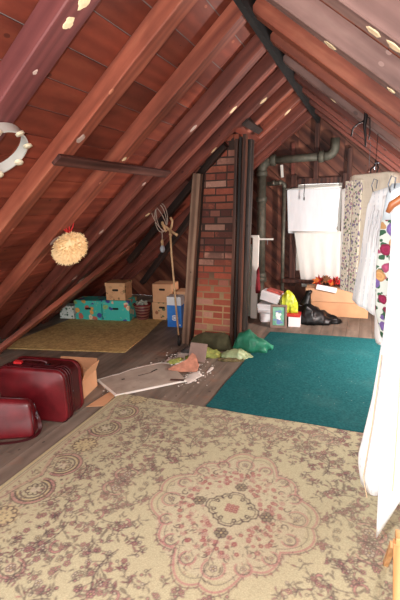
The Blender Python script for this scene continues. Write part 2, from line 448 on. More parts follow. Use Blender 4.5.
# ------------------------------------------------------------------ chimney
bm_, nt, b = new_mat('old_brick')
g = nt.nodes.new('ShaderNodeNewGeometry')
bc = ramp(nt, [(0.0, rgb(142, 66, 48)), (0.3, rgb(184, 90, 64)), (0.55, rgb(206, 114, 82)), (0.8, rgb(166, 78, 58)), (1.0, rgb(220, 164, 140))], g.outputs['Random Per Island'])
tc = nt.nodes.new('ShaderNodeTexCoord'); sx = nt.nodes.new('ShaderNodeSeparateXYZ'); nt.links.new(tc.outputs['Object'], sx.inputs[0])
n1 = tex_noise(nt, coords(nt, rnd=False), 5.0, 5, 0.7)
n2 = tex_noise(nt, coords(nt, rnd=False), 34.0, 4, 0.6)
zb = ramp(nt, [(0.0, (0, 0, 0, 1)), (0.28, (0.05, 0.05, 0.05, 1)), (0.43, (0.5, 0.5, 0.5, 1)), (0.58, (1, 1, 1, 1)), (0.70, (0.55, 0.55, 0.55, 1)), (0.9, (0.5, 0.5, 0.5, 1))], math_n(nt, 'DIVIDE', sx.outputs['Z'], 2.2))
soot = ramp(nt, [(0.42, (0, 0, 0, 1)), (0.62, (1, 1, 1, 1))], math_n(nt, 'ADD', n1, math_n(nt, 'MULTIPLY', zb, 0.2)))
soot = math_n(nt, 'MULTIPLY', soot, math_n(nt, 'ADD', .45, math_n(nt, 'MULTIPLY', math_n(nt, 'FRACT', math_n(nt, 'MULTIPLY', g.outputs['Random Per Island'], 7.31)), .7)))
soot = math_n(nt, 'MULTIPLY', soot, math_n(nt, 'MINIMUM', math_n(nt, 'MULTIPLY', zb, 1.4), 1.0))
bc = mixc(nt, math_n(nt, 'MULTIPLY', n2, 0.5), bc, rgb(96, 48, 40))
bc = mixc(nt, math_n(nt, 'MULTIPLY', soot, 0.80), bc, rgb(40, 28, 26))
nt.links.new(bc, b.inputs['Base Color']); b.inputs['Roughness'].default_value = 0.85; bump(nt, b, n2, 0.5, 0.006)
mo, nt, b = new_mat('old_mortar')
sx2 = nt.nodes.new('ShaderNodeSeparateXYZ'); tc2 = nt.nodes.new('ShaderNodeTexCoord'); nt.links.new(tc2.outputs['Object'], sx2.inputs[0])
zr = ramp(nt, [(0.18, rgb(206, 172, 124)), (0.36, rgb(110, 78, 62)), (0.48, rgb(36, 27, 25)), (1.0, rgb(44, 33, 30))], math_n(nt, 'DIVIDE', sx2.outputs['Z'], 2.2))
nt.links.new(mixc(nt, math_n(nt, 'MULTIPLY', tex_noise(nt, coords(nt, rnd=False), 9, 4), 0.6), zr, rgb(90, 64, 52)), b.inputs['Base Color']); b.inputs['Roughness'].default_value = 0.95
CX0, CX1, CY0, CY1 = -1.76, -1.30, 4.16, 4.62
ch = bpy.data.objects.new('chimney', None); COL.objects.link(ch); ch.location = (CX0 * .5 + CX1 * .5, (CY0 + CY1) / 2, 0); struct(ch)
hw = (CX1 - CX0) / 2
def lean(mbx, k=0.042):
    for p in mbx.v: p.x += k * p.z
def cut_roof(mbx):
    for p in mbx.v:
        zmax = ZR + SL * (p.x + ch.location.x - XR) + 0.115
        if p.z > zmax: p.z = zmax
core = MB(); core.box((0, 0, 1.08), (2 * hw - 0.008, 2 * hw - 0.008, 2.16)); lean(core); cut_roof(core)
core.build('mortar_core', mo, ch)
mb = MB(); rnd = random.Random(3); z = 0.0; row = 0
while z < 2.14:
    h = 0.057
    per = 0.23 if row % 5 != 4 else 0.115
    for face in range(4):
        x = -hw + (0.0 if row % 2 == 0 else -per / 2)
        while x < hw - 0.01:
            a, bq = max(x, -hw), min(x + per, hw)
            if bq - a > 0.03:
                j = rnd.uniform(-0.004, 0.004)
                c = Vector(((a + bq) / 2, -hw + 0.05 + j, z + h / 2 + rnd.uniform(-.002, .002)))
                rot = Matrix.Rotation(face * PI / 2, 3, 'Z')
                dims = (bq - a - 0.014, 0.10, h)
                mb.box(rot @ c, dims, rot @ Euler((0, rnd.uniform(-.02, .02), rnd.uniform(-.02, .02))).to_matrix())
            x += per
    z += 0.0725; row += 1
lean(mb); cut_roof(mb)
mb.build('brickwork', bm_, ch)

# framing beside the chimney
def stick(name, a, bpt, w, d, mat, seed=0):
    a, bpt = Vector(a), Vector(bpt); Zv = bpt - a; L = Zv.length; Zv.normalize()
    Xv = Vector((1, 0, 0)); Xv = (Xv - Zv * Xv.dot(Zv)).normalized(); Yv = Zv.cross(Xv)
    M = Matrix((Xv, Yv, Zv)).transposed().to_4x4(); M.translation = a
    rings = []; n = 12
    for i in range(n + 1):
        q = [noise.noise(Vector((i * 0.35, k * 2.3, seed * 4.1))) * 0.006 for k in range(4)]
        z = L * i / n; c = 0.006
        rings.append([(-w / 2 + q[0], -d / 2 + c, z), (-w / 2 + c + q[0], -d / 2, z), (w / 2 - c + q[1], -d / 2, z), (w / 2 + q[1], -d / 2 + c, z), (w / 2 + q[1], d / 2, z), (-w / 2 + q[0], d / 2, z)])
    mb = MB(); mb.loft(rings); o = mb.build(name, mat); o.matrix_world = M
    return struct(o)
stick('leaning_post', (-1.80, 4.06, 0.0), (-1.615, 4.06, 1.80), 0.085, 0.07, M_POST, 1)
stick('framing_post', (-1.285, 4.10, 0), (-1.215, 4.10, 2.10), 0.032, 0.07, M_CHARBR, 2)
stick('framing_post', (-1.245, 4.13, 0), (-1.175, 4.13, 2.12), 0.030, 0.08, M_CHAR, 3)
stick('framing_post', (-1.208, 4.12, 0), (-1.138, 4.12, 2.14), 0.034, 0.08, M_CHARBR, 4)
stick('framing_post', (-1.175, 4.20, 0), (-1.100, 4.20, 2.10), 0.040, 0.10, M_CHAR, 5)
stick('framing_post', (-1.758, 4.12, 0), (-1.58, 4.12, 1.80), 0.022, 0.05, M_CHAR, 6)

# ------------------------------------------------------------------ the patterned rug
RX0, RX1, RY0, RY1 = -1.80, 0.62, 0.30, 2.70
STEP = 0.004
nx = int((RX1 - RX0) / STEP) + 1; ny = int((RY1 - RY0) / STEP) + 1
def c3(r, g, b): return np.array([lin(r), lin(g), lin(b)])
GROUND, PINK, DARK, OLIVE, GOLD, PALE, ROSE = c3(178, 171, 140), c3(172, 126, 120), c3(78, 62, 68), c3(140, 132, 108), c3(192, 172, 126), c3(190, 178, 156), c3(150, 96, 96)
IMG = np.tile(GROUND, (ny, nx, 1))
gx = RX0 + np.arange(nx) * STEP; gy = RY0 + np.arange(ny) * STEP
def _win(x0, x1, y0, y1):
    i0 = max(0, int((x0 - RX0) / STEP)); i1 = min(nx, int((x1 - RX0) / STEP) + 2)
    j0 = max(0, int((y0 - RY0) / STEP)); j1 = min(ny, int((y1 - RY0) / STEP) + 2)
    return i0, i1, j0, j1
def _paint(i0, i1, j0, j1, d, w, col, al):
    a = np.clip((w - d) / STEP * 0.8 + 0.5, 0, 1)[..., None] * al
    IMG[j0:j1, i0:i1] = IMG[j0:j1, i0:i1] * (1 - a) + col * a
def seg(p, q, w, col, al=0.8):
    i0, i1, j0, j1 = _win(min(p[0], q[0]) - w - .01, max(p[0], q[0]) + w + .01, min(p[1], q[1]) - w - .01, max(p[1], q[1]) + w + .01)
    if i1 <= i0 or j1 <= j0: return
    X, Y = np.meshgrid(gx[i0:i1], gy[j0:j1]); dx, dy = q[0] - p[0], q[1] - p[1]; L2 = dx * dx + dy * dy + 1e-9
    t = np.clip(((X - p[0]) * dx + (Y - p[1]) * dy) / L2, 0, 1)
    _paint(i0, i1, j0, j1, np.hypot(X - p[0] - t * dx, Y - p[1] - t * dy), w, col, al)
def line(pts, w, col, al=0.8):
    for p, q in zip(pts[:-1], pts[1:]): seg(p, q, w, col, al)
def dot(c, r, col, al=0.8, ry=None, ang=0.0):
    ry = ry or r; m = max(r, ry) + .01
    i0, i1, j0, j1 = _win(c[0] - m, c[0] + m, c[1] - m, c[1] + m)
    if i1 <= i0 or j1 <= j0: return
    X, Y = np.meshgrid(gx[i0:i1] - c[0], gy[j0:j1] - c[1])
    u = X * math.cos(ang) + Y * math.sin(ang); v = -X * math.sin(ang) + Y * math.cos(ang)
    _paint(i0, i1, j0, j1, np.hypot(u / r, v / ry) * min(r, ry), min(r, ry), col, al)
def flower(c, r, fill=PINK, out=DARK, n=5, a0=0.3):
    for k in range(n):
        a = a0 + 2 * PI * k / n; p = (c[0] + r * .62 * math.cos(a), c[1] + r * .62 * math.sin(a))
        dot(p, r * .46, out, .85); dot(p, r * .29, fill, .85)
    dot(c, r * .3, out, .6); dot(c, r * .17, GOLD, .9)
def leaf(c, l, ang, col=DARK, fill=OLIVE):
    dot(c, l, col, .75, l * .42, ang); dot(c, l * .62, fill, .8, l * .2, ang)
def arc(c, r, a0, a1, n=14, k=1.0, sq=1.0):
    return [(c[0] + r * (1 + (k - 1) * i / n) * math.cos(a0 + (a1 - a0) * i / n), c[1] + sq * r * (1 + (k - 1) * i / n) * math.sin(a0 + (a1 - a0) * i / n)) for i in range(n + 1)]
def scroll(c, r, a0, turn=4.2, mir=1):
    P = arc(c, r, a0, a0 + mir * turn, 22, 0.3)
    line(P, r * .15, DARK, .7); line(P, r * .09, PINK, .9)
    for i in range(0, len(P), 3):
        d = math.atan2(P[i][1] - c[1], P[i][0] - c[0]); dot((P[i][0] + r * .2 * math.cos(d), P[i][1] + r * .2 * math.sin(d)), r * .07, DARK, .7)
def spray(c, ang, L, rs, mir=1):
    P = [c]
    a = ang
    for i in range(9):
        a += mir * 0.13; P.append((P[-1][0] + L / 9 * math.cos(a), P[-1][1] + L / 9 * math.sin(a)))
        sd = 1 if i % 2 else -1; b = a + sd * 1.0; ln = L * (.30 - .015 * i)
        tip = (P[-1][0] + ln * math.cos(b), P[-1][1] + ln * math.sin(b)); line([P[-1], tip], .0028, DARK, .6)
        if rs.random() < .5: flower(tip, L * .062, rs.choice([PINK, PALE, GROUND]), DARK, 5, rs.random() * 2)
        else: leaf(tip, L * .065, b)
        mid = ((P[-1][0] * .5 + tip[0] * .5), (P[-1][1] * .5 + tip[1] * .5)); leaf((mid[0] + .012 * math.cos(b + 1.2), mid[1] + .012 * math.sin(b + 1.2)), L * .04, b + .8, ROSE, PINK)
    line(P, .0035, DARK, .7); flower(P[-1], L * .085, PINK, DARK, 6)
MC = (-0.548, 1.736)
rs = random.Random(21)
# medallion: a scalloped star with points to the four sides
MRX, MRY = .43, .50
def star(k, amp=.10, n=6.0):
    out = []
    for i in range(241):
        t = 2 * PI * i / 240
        r = (.74 + .17 * abs(math.cos(2 * t)) ** 4 + amp * abs(math.sin(n * t))) * k
        out.append((MC[0] + MRX * r * math.cos(t), MC[1] + MRY * r * math.sin(t)))
    return out
def inside(t, r): return (MC[0] + MRX * r * math.cos(t), MC[1] + MRY * r * math.sin(t))
dot(MC, MRX * .85, PALE, .30, MRY * .85)
O = star(1.0)
line(O, .0048, PINK, .75); line(star(1.035), .0024, DARK, .6); line(star(.93), .0022, DARK, .45)
for i in range(0, 240, 3):
    p = O[i]; d_ = math.atan2(p[1] - MC[1], p[0] - MC[0]); leaf((p[0] + .018 * math.cos(d_), p[1] + .018 * math.sin(d_)), .010, d_ + rs.uniform(-.6, .6), DARK, PINK)
for k in range(16):
    t = 2 * PI * k / 16 + .1; p = inside(t, .74); r_ = .036 if k % 4 else .05
    line(arc(p, r_, t - 2.4, t + 2.4, 18), .0042, PINK, .7); line(arc(p, r_ * .8, t - 2.2, t + 2.2, 16), .0022, DARK, .6)
    dot(p, r_ * .62, GROUND, .5); flower(p, r_ * .36, PALE, DARK, 5, t)
    line(arc(inside(t + .18, .62), .022, t, t + (4 if k % 2 else -4), 12, .3), .0026, DARK, .7)
for i in range(190):
    t = rs.uniform(0, 2 * PI); r_ = math.sqrt(rs.uniform(.10, .40)); flower(inside(t, r_), rs.uniform(.009, .014), rs.choice([PINK, PALE, ROSE]), ROSE, 5, t)
for i in range(160):
    t = rs.uniform(0, 2 * PI); r_ = math.sqrt(rs.uniform(.08, .62)); leaf(inside(t, r_), rs.uniform(.006, .010), rs.uniform(0, 3))
# centre cross of curled dark lines
dot(MC, .125, GROUND, .9, .11)
for k in range(4):
    t = k * PI / 2
    for m_ in (-1, 1):
        def cx_(u, v): return (MC[0] + u * math.cos(t) - m_ * v * math.sin(t), MC[1] + (u * math.sin(t) + m_ * v * math.cos(t)) * .9)
        for off, w_ in ((0, .0042), (.016, .0024)):
            line([cx_(.135 - off, .0), cx_(.13 - off, .03 - off * .3), cx_(.108 - off, .042 - off), cx_(.10 - off * .6, .066 - off), cx_(.076 - off * .6, .076 - off * .7), cx_(.066 - off * .4, .066 - off * .4)], w_, DARK, .75)
        line(arc(cx_(.085, .03), .016, t, t + m_ * 4.5, 12, .3), .003, DARK, .7)
for i in range(3):
    for j in range(3): flower((MC[0] + (i - 1) * .022, MC[1] + (j - 1) * .018), .012, ROSE, ROSE)
for k in range(4):
    t = k * PI / 2; flower((MC[0] + .175 * math.cos(t), MC[1] + .17 * math.sin(t)), .032, OLIVE, DARK, 6)
    line([(MC[0] + .20 * math.cos(t), MC[1] + .2 * math.sin(t)), (MC[0] + .40 * math.cos(t), MC[1] + .46 * math.sin(t))], .003, DARK, .5)
# field sprays and scrolls, repeated to each side of the medallion
HX = MC[0] - RX0
def palm(c, r, a, rq):
    for rr_, ww, cc in ((r, .0045, PINK), (r * 1.12, .0024, DARK), (r * .78, .0024, DARK)): line(arc(c, rr_, a - 2.3, a + 2.3, 22, 1, .8), ww, cc, .7)
    dot(c, r * .5, PINK, .45, r * .4, a); flower(c, r * .35, PALE, DARK, 6)
    for i in range(15):
        t = a - 2.4 + 4.8 * i / 14; leaf((c[0] + r * 1.3 * math.cos(t), c[1] + r * 1.05 * math.sin(t)), .011, t + rq.uniform(-.5, .5), DARK, PINK)
for sx_ in (-1, 1):
    for sy_ in (-1, 1):
        rq = random.Random(5)
        def q(u, v): return (MC[0] + sx_ * u, MC[1] + sy_ * v)
        def qa(a): return math.atan2(sy_ * math.sin(a), sx_ * math.cos(a))
        m_ = sx_ * sy_
        spray(q(.16, .60), qa(.5), .30, rq, m_); spray(q(.40, .42), qa(1.0), .24, rq, m_); spray(q(.50, .14), qa(.15), .22, rq, -m_)
        spray(q(.72, .36), qa(1.9), .22, rq, -m_); spray(q(.52, .72), qa(.2), .28, rq, m_); spray(q(.06, .58), qa(1.9), .16, rq, -m_)
        spray(q(.22, .95), qa(.2), .30, rq, -m_); spray(q(.62, 1.02), qa(.8), .26, rq, m_); spray(q(.05, 1.12), qa(2.6), .2, rq, m_)
        palm(q(.64, .06), .07, qa(0), rq); palm(q(.36, .80), .065, qa(1.2), rq); palm(q(.02, .80), .075, qa(1.57), rq); palm(q(.78, .66), .06, qa(2.4), rq); palm(q(.44, 1.15), .07, qa(1), rq)
        for u, v, a, r_ in ((.46, .26, .4, .042), (.62, .26, 2.2, .04), (.30, .62, 1.2, .04), (.66, .50, -.6, .045), (.16, .78, 2.0, .04), (.50, .94, .5, .045), (.80, .20, 1.0, .035), (.80, .90, 2.0, .04)):
            scroll(q(u, v), r_, qa(a), 4.4, m_); tail = [q(u + .035 * k * math.cos(a + .2 * k), v + .03 * k * math.sin(a + .2 * k)) for k in range(5)]; line(tail, .004, DARK, .55)
            for k in range(1, 5): leaf((tail[k][0], tail[k][1] + .012 * sy_), .010, a + 1, DARK, OLIVE)
        for i in range(110):
            leaf(q(rq.uniform(.02, .92), rq.uniform(.56, 1.45)), .011, rq.uniform(0, 3))
            leaf(q(rq.uniform(.46, .92), rq.uniform(.0, .6)), .011, rq.uniform(0, 3))
            if i % 6 == 0: flower(q(rq.uniform(.50, .90), rq.uniform(.0, .6)), .017, rq.choice([PINK, GROUND]), DARK); flower(q(rq.uniform(.05, .9), rq.uniform(.56, 1.4)), .018, rq.choice([PINK, GROUND]), DARK)
        # border: gold roundels between pairs of curled scrolls
        e = HX
        line([q(e - .012, 0), q(e - .012, 1.6)], .006, GOLD, .6); line([q(e - .028, 0), q(e - .028, 1.6)], .0026, DARK, .55); line([q(e - .044, 0), q(e - .044, 1.6)], .0026, ROSE, .6)
for k in range(-3, 4):
    for sx_ in (-1, 1):
        def b(u, v): return (MC[0] + sx_ * (HX - u), MC[1] + .235 + k * .68 + v)
        rq = random.Random(40)
        c = b(.19, 0)
        dot(c, .085, GOLD, .55, .085)
        for i in range(12): t = 2 * PI * i / 12; line(arc((c[0] + .06 * math.cos(t), c[1] + .06 * math.sin(t)), .018, t - 2, t + 2, 8), .0035, DARK, .75)
        for i in range(9): t = 2 * PI * i / 9; dot((c[0] + .03 * math.cos(t), c[1] + .03 * math.sin(t)), .006, DARK, .6)
        for i in range(60): t = rq.uniform(0, 6.3); r_ = rq.uniform(.09, .17); leaf((c[0] + r_ * .85 * math.cos(t), c[1] + r_ * math.sin(t)), rq.uniform(.008, .013), t + rq.uniform(-.6, .6), DARK, rq.choice([OLIVE, PINK, GROUND]))
        for s_ in (-1, 1):
            c = b(.20, s_ * .225)
            for rr_, ww, cc, al in ((.115, .008, PINK, .6), (.126, .0032, DARK, .65), (.100, .0055, DARK, .75), (.090, .0035, GOLD, .6), (.075, .0045, DARK, .7)):
                line(arc(c, rr_, (0 if sx_ < 0 else PI) + s_ * (-2.6), (0 if sx_ < 0 else PI) + s_ * 1.7, 26, .8), ww, cc, al)
            for i in range(8): t = 2 * PI * i / 8; line(arc((c[0] + .035 * math.cos(t), c[1] + .035 * math.sin(t)), .014, t - 2, t + 2, 8), .003, DARK, .7)
            dot(c, .025, PALE, .7)
            for i in range(18): t = (0 if sx_ < 0 else PI) + s_ * (-2.6 + 4.3 * i / 17); dot((c[0] + .142 * math.cos(t), c[1] + .142 * math.sin(t)), .008, PINK if i % 2 else DARK, .55)
            for i in range(34): p = b(rq.uniform(.06, .38), s_ * rq.uniform(.12, .34)); leaf(p, rq.uniform(.007, .012), rq.uniform(0, 3), DARK, rq.choice([PINK, OLIVE, GROUND]))
            spray(b(.31, s_ * .16), (0 if sx_ < 0 else PI) + s_ * .5, .15, rq, s_ * -sx_)
        line([b(.14, -.34), b(.09, -.2), b(.07, 0), b(.09, .2), b(.14, .34)], .010, PINK, .45); line([b(.155, -.34), b(.105, -.2), b(.085, -.12)], .003, DARK, .6); line([b(.155, .34), b(.105, .2), b(.085, .12)], .003, DARK, .6)
# small sprigs over the open field
def sprig(c, a, L, rq):
    tip0 = (c[0] + L * math.cos(a), c[1] + L * math.sin(a)); line([c, ((c[0] + tip0[0]) / 2 + .2 * L * math.sin(a), (c[1] + tip0[1]) / 2 - .2 * L * math.cos(a)), tip0], .0026, DARK, .7)
    k = rq.choice([3, 4, 5])
    for i in range(k):
        f = .3 + .7 * i / k; b0 = (c[0] + f * L * math.cos(a), c[1] + f * L * math.sin(a)); t = a + (1 if i % 2 else -1) * rq.uniform(.6, 1.3); l_ = L * rq.uniform(.3, .55)
        e_ = (b0[0] + l_ * math.cos(t), b0[1] + l_ * math.sin(t)); line([b0, e_], .0022, DARK, .65)
        if rq.random() < .45: dot(e_, .0085, DARK, .8); dot(e_, .0045, rq.choice([PINK, PALE, GROUND]), .9)
        else: leaf(e_, rq.uniform(.009, .014), t + rq.uniform(-.5, .5), DARK, rq.choice([PINK, OLIVE, ROSE]))
    if rq.random() < .4: flower(tip0, .014, PINK, DARK, 5, a)
rq = random.Random(77); placed = []; tries = 0
while tries < 2600 and len(placed) < 330:
    tries += 1; u, v = rq.uniform(.0, HX - .36), rq.uniform(0, 1.45)
    if (u / (MRX + .015)) ** 2 + (v / (MRY + .015)) ** 2 < 1: continue
    if any((u - p) ** 2 + (v - w_) ** 2 < .052 ** 2 for p, w_ in placed): continue
    placed.append((u, v)); a = rq.uniform(0, 6.28); L = rq.uniform(.04, .075); sd = rq.random()
    for sx_ in (-1, 1):
        for sy_ in (-1, 1): sprig((MC[0] + sx_ * u, MC[1] + sy_ * v), math.atan2(sy_ * math.sin(a), sx_ * math.cos(a)), L, random.Random(sd))
rq = random.Random(78)
for i in range(420):
    u = rq.uniform(.05, .40); v = rq.uniform(0, 1.45)
    for sx_ in (-1, 1):
        for sy_ in (-1, 1):
            p = (MC[0] + sx_ * (HX - u), MC[1] + sy_ * v)
            leaf(p, rq.uniform(.007, .012), rq.uniform(0, 3), DARK, rq.choice([PINK, OLIVE, GOLD]))
for i in range(260):
    t = rs.uniform(0, 2 * PI); r_ = math.sqrt(rs.uniform(.10, .80)); p = inside(t, r_); line([p, (p[0] + rs.uniform(-.02, .02), p[1] + rs.uniform(-.02, .02))], .0022, rs.choice([DARK, ROSE, DARK]), .65)
# worn, faded and a little uneven
ns = np.random.default_rng(4); IMG *= (1 + ns.normal(0, .05, (ny, nx, 1)))
wear = np.zeros((ny, nx)); 
for sc_ in (40, 90, 200):
    g_ = ns.random((ny // sc_ + 3, nx // sc_ + 3)); yy = np.arange(ny) / sc_; xx = np.arange(nx) / sc_
    y0 = yy.astype(int); x0 = xx.astype(int); fy = (yy - y0)[:, None]; fx = (xx - x0)[None, :]
    wear += (g_[y0][:, x0] * (1 - fy) * (1 - fx) + g_[y0 + 1][:, x0] * fy * (1 - fx) + g_[y0][:, x0 + 1] * (1 - fy) * fx + g_[y0 + 1][:, x0 + 1] * fy * fx) / 3
k_ = np.clip((wear - .35) * .8, 0, .34)[..., None]
IMG = IMG * (1 - k_) + GROUND * k_
IMG = np.clip(IMG, 0.01, 1)

def height_noise(x, y, s, a): return a * noise.noise(Vector((x * s, y * s, 3.3)))
X, Y = np.meshgrid(gx, gy)
zz = 0.009 + 0.0012 * np.sin(X * 9 + Y * 4)
verts = np.stack([X, Y, zz], -1).reshape(-1, 3)
idx = np.arange(nx * ny).reshape(ny, nx)
quads = np.stack([idx[:-1, :-1], idx[:-1, 1:], idx[1:, 1:], idx[1:, :-1]], -1).reshape(-1, 4)
ring = np.concatenate([idx[0, :], idx[1:, -1], idx[-1, -2::-1], idx[-2:0:-1, 0]])
rv = verts[ring].copy(); rv[:, 2] = 0.0005
vb = len(verts); nr = len(ring); skirt = np.stack([ring, vb + np.arange(nr), vb + (np.arange(nr) + 1) % nr, np.roll(ring, -1)], -1)
allv = np.concatenate([verts, rv]); allf = np.concatenate([quads, skirt])
me = bpy.data.meshes.new('patterned_rug')
me.vertices.add(len(allv)); me.vertices.foreach_set('co', allv.astype(np.float32).ravel())
me.loops.add(allf.size); me.loops.foreach_set('vertex_index', allf.astype(np.int32).ravel())
me.polygons.add(len(allf)); me.polygons.foreach_set('loop_start', np.arange(0, allf.size, 4, dtype=np.int32))
me.update(calc_edges=True); me.validate()
ca = me.color_attributes.new('weave', 'FLOAT_COLOR', 'POINT')
cols = np.ones((len(allv), 4), np.float32); cols[:vb, :3] = IMG.reshape(-1, 3); cols[vb:, :3] = GROUND * 0.8
ca.data.foreach_set('color', cols.ravel())
me.polygons.foreach_set('use_smooth', [True] * len(me.polygons))
m, nt, b = new_mat('woven_rug'); at = nt.nodes.new('ShaderNodeAttribute'); at.attribute_name = 'weave'
pn = tex_noise(nt, coords(nt, rnd=False), 160, 3)
nt.links.new(mixc(nt, 0.35, at.outputs['Color'], ramp(nt, [(0.3, (.55, .55, .55, 1)), (0.7, (1.25, 1.25, 1.25, 1))], pn), 'MULTIPLY'), b.inputs['Base Color'])
b.inputs['Roughness'].default_value = 0.95; b.inputs['Specular IOR Level'].default_value = 0.1; bump(nt, b, pn, 0.35, 0.004)
me.materials.append(m)
rug = bpy.data.objects.new('patterned_rug', me); COL.objects.link(rug)
tag(rug, 'large worn beige rug with mauve flower scrolls and a medallion', 'rug')

def flat_rug(name, pts, z0, z1, mat, seed=0, jit=0.008, sub=0.07):
    P = []
    for i in range(len(pts)):
        a, b_ = Vector(pts[i]), Vector(pts[(i + 1) % len(pts)]); n = max(1, int((b_ - a).length / sub))
        for k in range(n):
            p = a.lerp(b_, k / n)
            if k: p += Vector((noise.noise(Vector((p.x * 3, p.y * 3, seed))) * jit, noise.noise(Vector((p.x * 3, p.y * 3, seed + 9))) * jit))
            P.append((p.x, p.y))
    mb = MB(); mb.prism(P, z0, z1); return mb.build(name, mat)
m, nt, b = new_mat('teal_carpet')
v = coords(nt, rnd=False); n1 = tex_noise(nt, v, 60, 4); n2 = tex_noise(nt, v, 2.2, 4); vo = nt.nodes.new('ShaderNodeTexVoronoi'); vo.inputs['Scale'].default_value = 16; nt.links.new(v, vo.inputs['Vector'])
c = ramp(nt, [(0.3, rgb(16, 70, 74)), (0.7, rgb(34, 96, 98))], n1)
c = mixc(nt, ramp(nt, [(0.55, (0, 0, 0, 1)), (0.8, (.35, .35, .35, 1))], n2), c, rgb(70, 110, 108))
c = mixc(nt, ramp(nt, [(0.0, (.8, .8, .8, 1)), (0.07, (0, 0, 0, 1))], vo.outputs['Distance']), c, rgb(170, 180, 170))
nt.links.new(c, b.inputs['Base Color']); b.inputs['Roughness'].default_value = 0.95; b.inputs['Specular IOR Level'].default_value = 0.1; bump(nt, b, n1, 0.4, 0.004)
gr = flat_rug('green_carpet', [(-1.06, 2.725), (-0.66, 2.71), (0.06, 2.71), (0.75, 2.73), (0.75, 4.86), (0.2, 4.80), (-1.0, 4.72)], 0.0005, 0.011, m, 2)
tag(gr, 'flat teal green carpet piece lying behind the patterned rug', 'carpet')
m, nt, b = new_mat('gold_carpet')
v = coords(nt, rnd=False); n1 = tex_noise(nt, v, 30, 4, .7); n2 = tex_noise(nt, v, 9, 4)
c = ramp(nt, [(0.35, rgb(168, 138, 82)), (0.55, rgb(206, 176, 114)), (0.7, rgb(220, 192, 132))], n1)
c = mixc(nt, ramp(nt, [(0.5, (0, 0, 0, 1)), (0.62, (.5, .5, .5, 1))], n2), c, rgb(164, 134, 84))
nt.links.new(c, b.inputs['Base Color']); b.inputs['Roughness'].default_value = 0.95; bump(nt, b, n1, 0.4, 0.004)
gd = flat_rug('gold_rug', [(-3.72, 3.26), (-2.29, 3.57), (-2.36, 4.20), (-2.48, 4.84), (-3.72, 4.62)], 0.0005, 0.010, m, 4)
tag(gd, 'mottled gold rug under the sloping roof in front of the teal boxes', 'rug')

# ------------------------------------------------------------------ luggage
def rrect(w, h, r, n=6):
    P = []
    for cx, cz, a0 in ((w / 2 - r, h / 2 - r, 0), (-w / 2 + r, h / 2 - r, PI / 2), (-w / 2 + r, -h / 2 + r, PI), (w / 2 - r, -h / 2 + r, 1.5 * PI)):
        for i in range(n + 1): a = a0 + PI / 2 * i / n; P.append((cx + r * math.cos(a), cz + r * math.sin(a)))
    return P
t = thing('suitcase', 'large maroon leather suitcase with carry handle standing on bare floor', 'suitcase', (-2.175, 2.245, 0.0), R(8))
W, H, D = 0.54, 0.40, 0.25
mb = MB(); rings = []
for y, s_ in ((-D / 2, 0.93), (-D / 2 + 0.006, 0.97), (-D / 2 + 0.022, 1.0), (-D / 2 + 0.075, 1.0)):
    rings.append([(x * (1 if s_ == 1 else 1 - (1 - s_) * .45), y, z * s_ + H / 2) for x, z in rrect(W, H, 0.07)])
mb.loft(rings); mb.build('front_shell', M_LEATHER, t, smooth=True)
mb = MB(); rings = []
for y, s_ in ((-D / 2 + 0.076, .985), (-D / 2 + 0.11, .975), (-D / 2 + 0.112, .96), (-D / 2 + 0.116, .96), (-D / 2 + 0.118, .975), (D / 2 - 0.05, .985)):
    rings.append([(x * s_, y, z * s_ + H / 2) for x, z in rrect(W, H, 0.07)])
mb.loft(rings); mb.build('gusset', M_LEATHER_D, t)
mb = MB(); rings = []
for y, s_ in ((D / 2 - 0.049, 1.0), (D / 2 - 0.015, 1.0), (D / 2, 0.94)): rings.append([(x * s_, y, z * s_ + H / 2) for x, z in rrect(W, H, 0.07)])
mb.loft(rings); mb.build('back_shell', M_LEATHER, t, smooth=True)
for yy in (-D / 2 + 0.02, -D / 2 + 0.078, -D / 2 + 0.052):
    mb = MB(); mb.tube([(x * 1.004, yy, z * 1.004 + H / 2 + .001) for x, z in rrect(W, H, 0.07)], 0.0045, 6, closed=True); mb.build('piping', M_LEATHER_D, t, smooth=True)
mb = MB(); mb.tube([(-0.13, -0.03, H), (-0.12, -0.03, H + .022), (-0.09, -0.03, H + .032), (0.05, -0.03, H + .032), (0.08, -0.03, H + .022), (0.09, -0.03, H)], 0.010, 8)
h = mb.build('handle', M_LEATHER_D, t, smooth=True); h['label'] = 'dark maroon carry handle'
for xx in (-0.13, 0.09):
    mb = MB(); mb.box((xx, -0.03, H + .006), (0.035, 0.03, 0.012)); mb.build('handle_mount', M_BLACKMETAL, t, bevel=0.003)
mb = MB(); mb.box((-0.135, -0.05, H + .014), (0.06, 0.035, 0.02), (0.1, 0.1, 0.2)); h = mb.build('luggage_tag', M_RED, t, bevel=0.004); h['label'] = 'bright red luggage tag'
for xx in (-0.2, 0.0, 0.17):
    mb = MB(); mb.box((xx, -0.04, H + 0.003), (0.010, 0.13, 0.005)); mb.build('seam_strip', M_LEATHER_D, t)
mb = MB(); mb.lathe([(0.0, 0), (0.006, 0), (0.006, 0.004), (0, 0.005)], 12); o = mb.build('stud', M_STEEL, t); o.location = (W / 2 - 0.003, -0.02, 0.21); o.rotation_euler = (0, PI / 2, 0)

